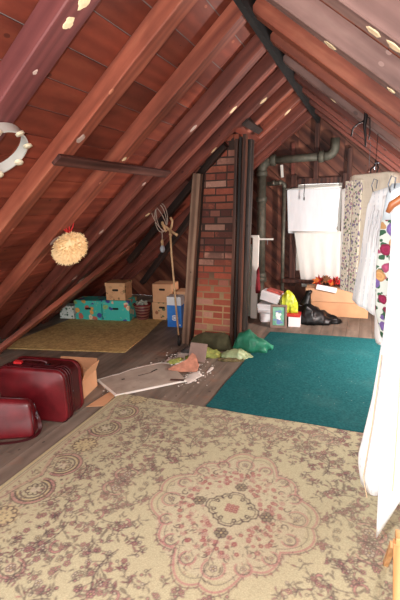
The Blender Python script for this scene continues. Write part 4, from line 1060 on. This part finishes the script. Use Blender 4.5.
# ------------------------------------------------------------------ clothes rail and the garments
def garment(name, label, cat, Y, left, xr0, xr1, ztop, zbot, depth, mat, folds=7, amp=.012, ph=0.0, group=None, rows=26, skew=0.0, mats=None, pick=None):
    """closed hanging cloth: left edge given as (z, x); right edge xr0->xr1; ztop(u), zbot(u)"""
    t = thing(name, label, cat, ((left[0][1] + xr0) / 2, Y, 0), 0, group); ox = t.location.x
    zs = [p[0] for p in left][::-1]; xs = [p[1] for p in left][::-1]
    mb = MB(); n = 72; rings = []
    for k in range(rows + 1):
        v = k / rows; ring = []
        for i in range(n):
            a = 2 * PI * i / n; u = .5 - .5 * math.copysign(abs(math.cos(a)) ** .75, math.cos(a))
            z = ztop(u) + (zbot(u) - ztop(u)) * v
            xl = float(np.interp(z, zs, xs)); xrr = xr0 + (xr1 - xr0) * v
            x = xl + (xrr - xl) * u
            y = depth / 2 * math.sin(a) * (.45 + .55 * v) + amp * (.25 + v) * math.sin(folds * PI * u + ph + .8 * v) + amp * .4 * noise.noise(Vector((x * 14, v * 2.0, Y)))
            ring.append((x - ox, y + skew * (u - .5), z))
        rings.append(ring)
    mb.loft(rings)
    o = mb.build('cloth', mat, t, smooth=True)
    return t
def cloth_mat(name, c, stripe=None, trans=0.0):
    m, nt, b = new_mat(name); n = tex_noise(nt, coords(nt, (1, 1, .25)), 12, 4)
    col = ramp(nt, [(0.3, tuple(x * .93 for x in c[:3]) + (1,)), (0.7, c)], n)
    if stripe:
        w = nt.nodes.new('ShaderNodeTexWave'); w.bands_direction = 'X'; w.inputs['Scale'].default_value = stripe[1]; w.inputs['Distortion'].default_value = .4; nt.links.new(coords(nt, rnd=False), w.inputs['Vector'])
        vo = nt.nodes.new('ShaderNodeTexNoise'); vo.inputs['Scale'].default_value = 40; nt.links.new(coords(nt, (.2, .2, 1)), vo.inputs['Vector'])
        mk = math_n(nt, 'MULTIPLY', ramp(nt, [(0.90, (0, 0, 0, 1)), (.97, (1, 1, 1, 1))], w.outputs['Fac']), ramp(nt, [(0.45, (0, 0, 0, 1)), (.55, (1, 1, 1, 1))], vo.outputs['Fac']))
        col = mixc(nt, mk, col, stripe[0])
    nt.links.new(col, b.inputs['Base Color']); b.inputs['Roughness'].default_value = .85; b.inputs['Specular IOR Level'].default_value = .15
    bump(nt, b, n, .15, .01)
    return m
M_CLOTHW = cloth_mat('white_cloth', rgb(240, 238, 236))
M_CLOTHD = cloth_mat('white_dotted_cloth', rgb(240, 240, 240), (rgb(206, 212, 218), 12))
M_CLOTHQ = cloth_mat('white_quilted_cloth', rgb(236, 236, 238))
M_BIGFL = floral('big_rose_print', rgb(206, 212, 204), [rgb(150, 30, 74), rgb(190, 84, 122), rgb(134, 104, 176), rgb(212, 160, 104), rgb(170, 40, 84)], 15, cover=.45, leafc=rgb(50, 90, 62), lcover=.42, rough=.8)
M_SMALLFL = floral('small_flower_stripe', rgb(232, 222, 204), [rgb(156, 128, 168), rgb(120, 140, 100), rgb(196, 150, 160), rgb(134, 126, 150)], 44, cover=.40, leafc=rgb(150, 156, 120), lcover=.16, rough=.8)
M_RIBBED = cloth_mat('cream_ribbed_cloth', rgb(228, 216, 196), (rgb(190, 174, 150), 22))
M_SEAM = plain('tan_seam', rgb(206, 180, 146), .8)

t = thing('clothes_rail', 'pale round clothes rail hung beneath the right rafters', 'rail', (0.34, 2.5, 0))
mb = MB(); mb.tube([(0, -1.35, 1.66), (0, 1.45, 1.66)], .014, 12); mb.build('rail', M_WHITEPAINT, t, smooth=True)
for yy in (-1.2, 0, 1.3):
    mb = MB(); mb.tube([(0, yy, 1.65), (.0, yy, 1.73)], .004, 6); mb.build('hanger_wire', M_STEEL, t)

G = 'white garments on the rail'
g1 = garment('white_gown', 'white gown with wooden hanger, nearest garment on the rail', 'gown', 1.50, [(1.60, .085), (1.52, .062), (1.34, .082), (1.17, .085), (.70, .100), (.45, .096), (.24, .102)], .50, .50,
        lambda u: 1.525 + .10 * min(1, u * 2.6) - .06 * max(0, u - .5), lambda u: .235 + .27 * min(1, u * 5), .11, M_CLOTHW, 6, .010, .4, G)
mb = MB(); mb.tube([(-.238, -.078, 1.462), (-.228, -.080, 1.485), (-.20, -.080, 1.505), (-.13, -.080, 1.53), (-.05, -.078, 1.565), (.02, -.072, 1.60)], [.007, .012, .013, .013, .013, .012], 10); h = mb.build('hanger', M_HANGER, g1, smooth=True); h['label'] = 'orange brown wooden hanger'
mb = MB(); mb.tube([(.02, -.072, 1.60), (.03, -.06, 1.66), (.055, -.01, 1.685), (.085, .0, 1.66)], .003, 6); mb.build('hanger_hook', M_STEEL, h, smooth=True)
mb = MB(); mb.tube([(-.175, -.058, 1.40), (-.17, -.060, 1.1), (-.160, -.062, .8), (-.155, -.062, .5)], .0022, 6); mb.build('seam', M_SEAM, g1)
g2 = garment('white_gown', 'white gown with dotted stripes, flaring hem just above the rug', 'gown', 1.80, [(1.56, .085), (1.50, .078), (1.35, .088), (1.07, .09), (.96, .086), (.67, .062), (.37, .020), (.25, .040)], .48, .52,
        lambda u: 1.48 + .10 * min(1, u * 2.6), lambda u: .25 - .005 * u, .13, M_CLOTHD, 9, .014, 1.1, G)
mb = MB(); mb.tube([(-.20, -.075, .9), (-.215, -.085, .6), (-.235, -.09, .35), (-.215, -.09, .255)], .0022, 6); mb.build('seam', M_SEAM, g2)
g3 = garment('floral_dress', 'dress with big pink and purple roses behind the white gown', 'dress', 2.40, [(1.56, .085), (1.43, .065), (1.16, .055), (.92, .065), (.76, .105)], .44, .46,
        lambda u: 1.40 + .03 * u, lambda u: .765 - .02 * u, .11, M_BIGFL, 6, .012, .2)
mb = MB(); rings = []
for z_, x0 in ((1.40, .068), (1.46, .072), (1.53, .08), (1.58, .10)): rings.append([((x0 + (.44 - x0) * (.5 - .5 * math.cos(2 * PI * i / 30))) - g3.location.x, .034 * math.sin(2 * PI * i / 30), z_) for i in range(30)])
mb.loft(rings); h = mb.build('yoke', cloth_mat('pale_blue_cloth', rgb(206, 216, 222)), g3, smooth=True); h['label'] = 'pale blue plain yoke'
g5 = garment('white_dress', 'narrow white dress with hem hanging lower behind the roses', 'dress', 2.66, [(1.56, .07), (1.45, .07), (.82, .072), (.70, .078), (.60, .10)], .42, .44,
        lambda u: 1.52 + .06 * min(1, u * 2), lambda u: .65 - .02 * u, .09, M_CLOTHW, 7, .012, 2.0, G)
g4 = garment('white_quilted_skirt', 'white quilted skirt with gathered top flaring beside flowered garment bag', 'skirt', 3.0, [(1.62, .03), (1.53, .012), (1.46, -.012), (1.11, -.036), (.85, -.07), (.7, -.06)], .42, .42,
        lambda u: 1.55 + .07 * min(1, u * 2), lambda u: .83 - .28 * u, .12, M_CLOTHD, 12, .014, .6, G)
mb = MB(); rnd = random.Random(4)
for k in range(12):
    x0 = .03 + k * .022; P = []
    for j in range(8): zz_ = 1.47 - .03 * (k % 3) - j * (.022 + .014 * rnd.random()); P.append((x0 - .10 * j / 8 * .3 + .004 * math.sin(j * 2 + k) - g4.location.x, -.068 - .006 * math.sin(k * 1.3), zz_))
    mb.tube(P, [.004, .007, .006, .008, .006, .007, .005, .002], 8)
h = mb.build('gathered_ruffle', M_CLOTHQ, g4, smooth=True)
# wire hooks seen at the collars
for g_, y_, x_, z_ in ((g4, -.07, .02, 1.60), (g3, -.05, .095, 1.585)):
    mb = MB(); mb.tube([(x_ - g_.location.x + .0, y_, z_ - .05), (x_ - g_.location.x - .012, y_, z_ - .01), (x_ - g_.location.x + .0, y_, z_ + .03), (x_ - g_.location.x + .02, y_, z_ + .02), (x_ - g_.location.x + .016, y_, z_ - .03)], .0035, 6)
    h = mb.build('wire_clip', M_STEEL, g_, smooth=True)
# flowered garment bag
t = thing('garment_bag', 'cream garment bag with small-flower stripes hanging below black hook', 'garment bag', (0.02, 3.45, 0), R(-48))
mb = MB(); w2, d2 = .235, .05
def sil(z):   # half widths at height
    return w2
rings = []
for z_, q_ in ((.78, .96), (.80, 1.0), (1.2, 1.0), (1.60, 1.0), (1.655, .99), (1.68, .95), (1.69, .85)):
    rings.append([(w2 * q_ * math.copysign(abs(math.cos(a)) ** .4, math.cos(a)), (d2 + .008 * math.sin(5 * a + z_ * 3)) * math.copysign(abs(math.sin(a)) ** .5, math.sin(a)), z_) for a in [2 * PI * i / 48 for i in range(48)]])
mb.loft(rings); mb.build('bag_body', M_RIBBED, t, smooth=True)
for x0, x1 in ((-.225, -.145), (-.130, -.045)):
    mb = MB(); rings = []
    mb.box(((x0 + x1) / 2, -d2 - .012, 1.22), (x1 - x0, .012, .86)); h = mb.build('flowered_strip', M_SMALLFL, t, bevel=.003); h['label'] = 'small-flower printed strip'
mb = MB(); mb.tube([(0, 0, 1.70), (0, 0, 1.75), (.02, 0, 1.775), (.04, 0, 1.76)], .004, 6); mb.build('hanger_hook', M_STEEL, t, smooth=True)
t = garment('white_robe', 'white robe with blue hem hanging behind the flowered garment bag', 'robe', 4.1, [(1.66, -.20), (1.6, -.235), (1.2, -.225), (.72, -.215)], .18, .18, lambda u: 1.60 + .09 * min(1, u * 2), lambda u: .79, .09, M_CLOTHW, 7, .01, .3)
mb = MB(); rings = []
for z_ in (.70, .75, .789): rings.append([(-.21 + .40 * (.5 - .5 * math.cos(2 * PI * i / 40)) - t.location.x, .04 * math.sin(2 * PI * i / 40) + .01 * math.sin(7 * 2 * PI * i / 40), z_) for i in range(40)])
mb.loft(rings); h = mb.build('hem_band', plain('blue_hem', rgb(96, 150, 190), .8), t, smooth=True); h['label'] = 'blue hem band'
# second short rail carrying the far garments
t = thing('clothes_rail', 'short far pole carrying the white robe beneath the right rafters', 'rail', (0.0, 4.1, 0))
mb = MB(); mb.tube([(-.02, -.2, 1.74), (-.02, .3, 1.74)], .01, 10); mb.build('rail', M_STUD, t, smooth=True)
mb = MB(); mb.tube([(-.02, .0, 1.74), (-.02, .0, 1.99)], .003, 6); mb.build('hanger_wire', M_STEEL, t)
# pine trestle at the right edge
t = thing('wooden_trestle', 'light wooden trestle standing on the rug below the white gowns', 'trestle', (0.30, 1.42, 0.0115))
for xx in (-.122, .22):
    mb = MB(); mb.box((xx, -.03, .165), (.036, .03, .33), (0, R(-4), 0)); mb.build('leg', M_PINE, t, bevel=.004)
    mb = MB(); mb.box((xx - .022, .125, .13), (.020, .025, .33), (R(36), 0, 0)); mb.build('brace', M_PINE, t, bevel=.003)
mb = MB(); mb.box((.05, -.03, .345), (.39, .05, .03)); mb.build('top_rail', M_PINE, t, bevel=.004)

# ------------------------------------------------------------------ far end: pipes
t = thing('vent_stack', 'thick grey iron vent pipe with elbows across the gable', 'pipe', (-1.43, YG - .16, 0))
def bend(P, r, n=14, sub=6):
    out = []
    for i in range(len(P)): out.append(Vector(P[i]))
    return out
mb = MB(); mb.tube([(0, 0, .40), (0.0, 0, 1.95)], .062, 18); mb.build('vertical_pipe', M_PIPE, t, smooth=True)
mb = MB(); mb.tube([(0, 0, 1.93)] + [(.12 - .12 * math.cos(a), 0, 1.95 + .12 * math.sin(a)) for a in [PI / 2 * i / 8 for i in range(9)]] + [(.14, 0, 2.072)], .066, 18); mb.build('elbow', M_PIPE, t, smooth=True)
mb = MB(); mb.tube([(.12, 0, 2.07), (.90, 0, 2.085)], .052, 18); mb.build('horizontal_pipe', M_PIPE, t, smooth=True)
mb = MB(); mb.tube([(.84, 0, 2.085)] + [(.86 + .11 * math.sin(a), 0, 2.085 + .11 - .11 * math.cos(a)) for a in [PI / 2 * i / 8 for i in range(9)]] + [(.97, 0, 2.30)], .06, 18); mb.build('elbow', M_PIPE, t, smooth=True)
for c_, rot in (((0, 0, 1.90), 0), ((0, 0, 1.55), 0), ((0, 0, .46), 0), ((.16, 0, 2.072), 1), ((.80, 0, 2.084), 1)):
    mb = MB(); mb.lathe([(0, -.035), (.072, -.035), (.078, -.02), (.078, .02), (.072, .035), (0, .035)], 20); o = mb.build('coupling', M_PIPE, t, smooth=True); o.location = c_
    if rot: o.rotation_euler = (0, PI / 2, 0)
mb = MB(); mb.lathe([(0, 0), (.085, 0), (.085, .05), (.07, .08), (0, .08)], 20, (0, 0, .36)); mb.build('base_hub', M_PIPE, t, smooth=True)
mb = MB(); mb.tube([(0, 0, .0), (0, 0, .37)], .05, 16); mb.build('lower_pipe', M_PIPE, t, smooth=True)
t = thing('thin_pipe', 'thin upright steel pipe beside the thick vent pipe', 'pipe', (-1.115, YG - .14, 0))
mb = MB(); mb.tube([(0, 0, 0), (0, 0, 1.72)], .026, 14); mb.build('upright', M_PIPE2, t, smooth=True)
mb = MB(); mb.tube([(0, 0, 1.70)] + [(-.05 + .05 * math.cos(a), 0, 1.72 + .05 * math.sin(a)) for a in [PI / 2 * i / 6 for i in range(7)]] + [(-.22, 0, 1.755)], .03, 14); mb.build('elbow', M_PIPE2, t, smooth=True)
mb = MB(); mb.tube([(-.02, 0, 1.77), (-.245, 0, 1.76)], .024, 12)
for xx in (-.06, -.15): mb.tube([(xx - .015, 0, 1.768), (xx + .015, 0, 1.768)], .036, 12)
mb.build('side_branch', M_PIPE2, t, smooth=True)

# ------------------------------------------------------------------ curtains over the gable window
def sheer(name, c, tr, lu=.25):
    m = bpy.data.materials.new(name); m.use_nodes = True; nt = m.node_tree; nt.nodes.clear()
    out = nt.nodes.new('ShaderNodeOutputMaterial'); d_ = nt.nodes.new('ShaderNodeBsdfDiffuse'); t_ = nt.nodes.new('ShaderNodeBsdfTranslucent'); p_ = nt.nodes.new('ShaderNodeBsdfTransparent')
    n = tex_noise(nt, coords(nt, (1, 1, .2)), 30, 4); col = ramp(nt, [(0.3, tuple(x * .94 for x in c[:3]) + (1,)), (.7, c)], n)
    nt.links.new(col, d_.inputs[0]); nt.links.new(col, t_.inputs[0])
    a = nt.nodes.new('ShaderNodeMixShader'); a.inputs[0].default_value = lu; nt.links.new(d_.outputs[0], a.inputs[1]); nt.links.new(t_.outputs[0], a.inputs[2])
    b_ = nt.nodes.new('ShaderNodeMixShader'); b_.inputs[0].default_value = tr; nt.links.new(a.outputs[0], b_.inputs[1]); nt.links.new(p_.outputs[0], b_.inputs[2])
    nt.links.new(b_.outputs[0], out.inputs[0]); return m
def drape(x0t, x1t, x0b, x1b, zt, zb0, zb1, yb, folds, amp, nxx=70, nzz=26, sag=0.0, ph=0.0):
    """thin closed cloth hanging in the XZ plane"""
    F, B = [], []
    for k in range(nzz + 1):
        v = k / nzz
        for i in range(nxx + 1):
            u = i / nxx; x = (x0t + (x1t - x0t) * u) * (1 - v) + (x0b + (x1b - x0b) * u) * v
            zb = zb0 + (zb1 - zb0) * u - sag * math.sin(PI * u)
            z = zt + (zb - zt) * v; y = yb + amp * (.3 + .7 * v) * math.sin(folds * 2 * PI * u + ph + .7 * v) + amp * .5 * noise.noise(Vector((u * 9, v * 3, ph)))
            F.append((x, y - .001, z)); B.append((x, y + .001, z))
    mb = MB(); n = nxx + 1; fs = []; o_ = len(F)
    for k in range(nzz):
        for i in range(nxx):
            a = k * n + i; fs.append((a, a + n, a + n + 1, a + 1)); fs.append((o_ + a, o_ + a + 1, o_ + a + n + 1, o_ + a + n))
    bd = [i for i in range(n)] + [k * n + nxx for k in range(1, nzz + 1)] + [nzz * n + i for i in range(nxx - 1, -1, -1)] + [k * n for k in range(nzz - 1, 0, -1)]
    for i in range(len(bd)): a, b_ = bd[i], bd[(i + 1) % len(bd)]; fs.append((a, b_, o_ + b_, o_ + a))
    mb.add(F + B, fs); return mb
M_SHEER = sheer('sheer_white', rgb(244, 242, 236), .10, .22); M_SHEET = sheer('white_sheet', rgb(244, 244, 246), .0, .10)
t = thing('upper_curtain', 'opaque white sheet hung from a rod across the window top', 'curtain', (-.72, YG - .12, 0))
mb = drape(-.36, .355, -.33, .32, 1.675, 1.07, 1.085, 0, 2, .005, sag=.01); mb.build('sheet', M_SHEET, t, smooth=True)
mb = MB(); mb.tube([(-.38, 0, 1.68), (.37, 0, 1.69)], .010, 10); mb.build('rod', M_WHITEPAINT, t, smooth=True)
t = thing('lower_curtain', 'sheer white curtain glowing with daylight below the upper sheet', 'curtain', (-.63, YG - .15, 0))
mb = drape(-.33, .33, -.20, .34, 1.085, .30, .37, 0, 4, .006, sag=-.02, ph=1); mb.build('sheer_cloth', M_SHEER, t, smooth=True)
mb = MB(); mb.tube([(-.35, 0, 1.09), (.36, 0, 1.09)], .008, 10); mb.build('rod', M_WHITEPAINT, t, smooth=True)
t = MB(); t.tube([(0, 0, 0), (.004, 0, -.10), (-.004, 0, -.2), (.0, 0, -.26)], .005, 6); t.tube([(0, 0, -.24), (.0, 0, -.28)], .009, 8)
t.tube([(0, 0, 0), (-.05, .02, -.06), (-.28, .05, -.15)], .004, 6)
o = t.build('pull_cord', M_BLACKMETAL, smooth=True); o.location = (-.83, YG - .20, 1.80)
tag(o, 'dark pull cord dangling before the upper white sheet', 'cord')

# ------------------------------------------------------------------ heap of things at the far end
# white stand with an arm
t = thing('white_stand', 'narrow white painted stand with a side arm beside charred posts', 'stand', (-1.33, 5.28, 0.0))
mb = MB(); mb.box((.0, 0, .54), (.085, .03, 1.08), (0, R(1.5), 0)); mb.build('upright_panel', M_WHITEPAINT, t, bevel=.006)
mb = MB(); mb.box((-.075, .02, .5), (.05, .02, .96)); h = mb.build('side_panel', plain('pale_green_paint', rgb(196, 214, 204), .6, var=.05), t, bevel=.004); h['label'] = 'pale green inner panel'
mb = MB(); mb.box((.12, 0, 1.05), (.23, .022, .022)); mb.build('arm', M_WHITEPAINT, t, bevel=.004)
mb = MB(); mb.tube([(.16, 0, 1.04), (.16, 0, .98)], .006, 8); mb.build('peg', M_STEEL, t)
mb = MB(); mb.box((.0, 0, 1.085), (.10, .05, .03)); mb.build('cap', M_WHITEPAINT, t, bevel=.006)
o = mound('red_cloth', (-1.275, 5.22, .36), 0, [(-.03, 0, .01, .06), (-.015, 0, .022, .30), (.012, 0, .024, .36), (.03, 0, .01, .1)], M_RED_D, 4, .012, 14)
tag(o, 'dark red cloth hanging down behind the white boxes', 'cloth')

def slab_box(name, label, cat, loc, rz, w, d, h, mat, group=None, tilt=0.0, lid=True):
    t = thing(name, label, cat, loc, rz, group); t.rotation_euler = (0, tilt, rz)
    hl = h * .42 if lid else 0
    mb = MB(); mb.box((0, 0, (h - hl) / 2), (w - .006, d - .006, h - hl)); mb.build('box_body', mat, t, bevel=.003)
    if lid: mb = MB(); mb.box((0, 0, h - hl / 2), (w, d, hl)); mb.build('lid', mat, t, bevel=.003)
    return t
GB = 'white boxes stacked beside the framed picture'
slab_box('white_box', 'white box at the bottom of the far stack', 'box', (-1.17, 5.21, .0005), R(20), .14, .16, .125, M_WHITE, GB)
slab_box('white_box', 'flat white box second from bottom of far stack', 'box', (-1.165, 5.20, .127), R(8), .19, .18, .052, M_WHITE, GB)
slab_box('white_box', 'flat white box beneath the tilted block of far stack', 'box', (-1.155, 5.21, .181), R(-4), .20, .18, .052, M_WHITE, GB)
slab_box('white_box', 'thick tilted white box near the top of far stack', 'box', (-1.10, 5.22, .272), R(-6), .25, .20, .115, M_WHITE, GB, tilt=R(13))
t = slab_box('book', 'thin red and grey book on top of the white box stack', 'book', (-1.055, 5.24, .382), R(-6), .19, .15, .022, plain('grey_red_cover', rgb(176, 84, 74), .6, var=.25, scale=20), tilt=R(13), lid=False)
# framed picture
t = thing('framed_picture', 'small framed green picture with white bloom leaning on white boxes', 'picture', (-.945, 4.93, 0.0005), R(8)); t.rotation_euler = (R(-10), 0, R(8))
fw, fh = .20, .285
mb = MB()
for c_, s_ in (((0, 0, .012), (fw, .022, .024)), ((0, 0, fh - .012), (fw, .022, .024)), ((-fw / 2 + .012, 0, fh / 2), (.024, .022, fh - .048)), ((fw / 2 - .012, 0, fh / 2), (.024, .022, fh - .048))): mb.box(c_, s_)
mb.build('frame', plain('grey_tan_frame', rgb(130, 108, 96), .5), t, bevel=.003)
mg, nt, b = new_mat('green_ground'); nt.links.new(ramp(nt, [(0.4, rgb(92, 158, 130)), (.6, rgb(130, 186, 156))], tex_noise(nt, coords(nt), 14, 3)), b.inputs['Base Color'])
mb = MB(); mb.box((0, .003, fh / 2), (fw - .046, .006, fh - .046)); mb.build('canvas', mg, t)
mb = MB(); mb.tube([(x, -.002, z + fh / 2) for x, z in rrect(fw - .056, fh - .056, .004, 2)], .0025, 6, closed=True); mb.build('inner_border', M_RED_D, t)
mb = MB(); rnd = random.Random(6)
def petal(cx, cz, r_, mi):
    P = [(cx + r_ * math.cos(2 * PI * i / 14), cz + r_ * math.sin(2 * PI * i / 14)) for i in range(14)]; mb.mi = mi
    yy = -.001 - .0015 * rnd.random(); mb.loft([[(x, yy, z) for x, z in P], [(x, .002, z) for x, z in P]])
for i in range(18): petal(rnd.gauss(0, .012), .15 + rnd.gauss(0, .015), .016, 0)
mb.build('painted_bloom', M_WHITE, t)
M_SBLUE = plain('soft_blue', rgb(112, 132, 186), .7)
mb = MB()
for i in range(20): petal(rnd.gauss(0, .020), .072 + rnd.gauss(0, .016), .013, 0)
mb.build('painted_vase', M_SBLUE, t)
mb = MB()
for i in range(7): petal(-.03 + .01 * i, .205 + rnd.gauss(0, .004), .009, 0)
mb.build('painted_spray', M_SBLUE, t)
# red book on a white box, lime bag on the book
slab_box('white_box', 'small white box below the red book and lime bag', 'box', (-.775, 5.10, .0005), R(6), .15, .16, .125, M_WHITE, lid=False)
mb = MB(); mb.box((0, 0, .016), (.165, .165, .032)); o = mb.build('red_book', plain('red_cover', rgb(196, 48, 44), .5), bevel=.004); o.location = (-.785, 5.10, .127); o.rotation_euler = (0, 0, R(4))
tag(o, 'red book lying on small white box beneath the lime bag', 'book')
o = mound('lime_plastic_bag', (-.86, 5.14, .161), R(6), [(-.115, 0, .03, .10), (-.08, 0, .06, .21), (-.03, 0, .07, .265), (.03, 0, .07, .25), (.07, 0, .06, .20), (.11, 0, .03, .09)], M_LIME, 7, .022, 12)
tag(o, 'crumpled lime green plastic bag on the red book', 'plastic bag')
# black bag
t = thing('black_rubbish_bag', 'shiny black plastic rubbish bag slumped before the long cardboard boxes', 'rubbish bag', (-.53, 5.32, 0.0005), R(14))
mound('bag_body', (0, 0, 0), 0, [(-.225, 0, .03, .03), (-.20, 0, .11, .17), (-.15, 0, .13, .31), (-.07, 0, .13, .235), (.04, 0, .12, .16), (.14, .0, .09, .11), (.23, .0, .07, .09), (.29, 0, .045, .06), (.315, 0, .012, .02)], M_BLACKBAG, 3, .04, 5, parent=t, sub=7, n=52)
mb = MB(); rings = []
for k in range(9):
    v = k / 8; r_ = .075 - .055 * v + (.016 if k > 6 else 0); rings.append([(-.155 + .05 * v + r_ * math.cos(2 * PI * i / 20) * (1 + .2 * noise.noise(Vector((i * .8, k * .6, 2)))), r_ * math.sin(2 * PI * i / 20), 0.24 + .17 * v + .008 * math.sin(i * 2.1 + k)) for i in range(20)])
mb.loft(rings); mb.build('tied_neck', M_BLACKBAG, t, smooth=True)
# long cartons under the window
GC = 'long brown boxes under the window'
carton('long_cardboard_box', 'long brown cardboard box on the floor below the other long box', 'box', (-.33, 5.80, .0005), R(2), .80, .28, .185, M_CARD, GC, holes=False)
carton('long_cardboard_box', 'long brown cardboard box lying on top under the maple leaves', 'box', (-.36, 5.80, .194), R(2), .74, .27, .17, M_CARD2, GC, holes=False)
mb = MB(); mb.box((0, 0, 0.035), (.26, .012, .07)); o = mb.build('white_card', M_WHITE, bevel=.002); o.location = (-.46, 5.632, .345); o.rotation_euler = (R(-32), R(9), R(0))
tag(o, 'white card strip leaning tilted before the red leaf garland', 'card')
t = thing('leaf_garland', 'garland of red and orange maple leaves on the long brown box', 'garland', (-.42, 5.79, .374))
mb = MB(); rnd = random.Random(12)
for i in range(52):
    cx = rnd.uniform(-.19, .22); cy = rnd.gauss(0, .035); cz = .022 + abs(rnd.gauss(.02, .022)) + .045 * math.exp(-((cx - .1) / .06) ** 2) + .045 * math.exp(-((cx + .08) / .07) ** 2); r_ = rnd.uniform(.045, .07)
    Rm = Euler((rnd.uniform(.5, 1.6), rnd.uniform(-.6, .6), rnd.uniform(0, 6.3))).to_matrix(); pts = []
    for k in range(10): rr_ = r_ * (1.0 if k % 2 == 0 else .42) * (1 if k != 6 else .8); a = 2 * PI * k / 10; pts.append(Vector((rr_ * math.cos(a), rr_ * math.sin(a), 0)))
    mb.mi = rnd.choice([0, 0, 0, 1, 2]); zl = min((Rm @ p).z for p in pts); sh = max(0, -zl - cz + .002)
    mb.loft([[Rm @ p + Vector((cx, cy, cz + sh)) for p in pts], [Rm @ (p + Vector((0, 0, .002))) + Vector((cx, cy, cz + sh)) for p in pts]])
mb.build('leaves', None, t, mats=[M_RED, plain('orange_leaf', rgb(206, 110, 50), .7), plain('brown_leaf', rgb(112, 74, 48), .8)])
mb = MB(); mb.tube([(-.18, 0, .012), (-.06, .02, .02), (.08, -.01, .018), (.21, .01, .012)], .007, 8); mb.build('vine', M_STUD, t, smooth=True)

# ------------------------------------------------------------------ light
w = bpy.data.worlds.new('sky'); SC.world = w; w.use_nodes = True
bg = w.node_tree.nodes['Background']; bg.inputs[0].default_value = (1.0, 0.99, 0.97, 1); bg.inputs[1].default_value = 2.4
def lamp(name, kind, loc, energy, col=(1, 1, 1), size=.1, rot=None):
    l = bpy.data.lights.new(name, kind); l.energy = energy; l.color = col
    if kind == 'AREA': l.size = size
    elif kind != 'SUN': l.shadow_soft_size = size
    o = bpy.data.objects.new(name, l); COL.objects.link(o); o.location = loc
    if rot: o.rotation_euler = rot
    return o
lamp('camera_flash', 'POINT', (-.13, .0, 1.53), 125, (1, 1, 1), .025)
lamp('fill_light', 'POINT', (-.69, -.5, 1.8), 25, (1, .97, .94), .05)  # added soft fill behind the camera, not a real bulb
lamp('fill_light', 'POINT', (0.9, 4.2, 1.1), 200, (1, .98, .95), .12)  # unseen light added right of frame to brighten the far end

SC.view_settings.view_transform = 'Standard'; SC.view_settings.look = 'None'; SC.view_settings.gamma = 1.0
SC.view_settings.use_curve_mapping = False; SC.view_settings.exposure = 0.4
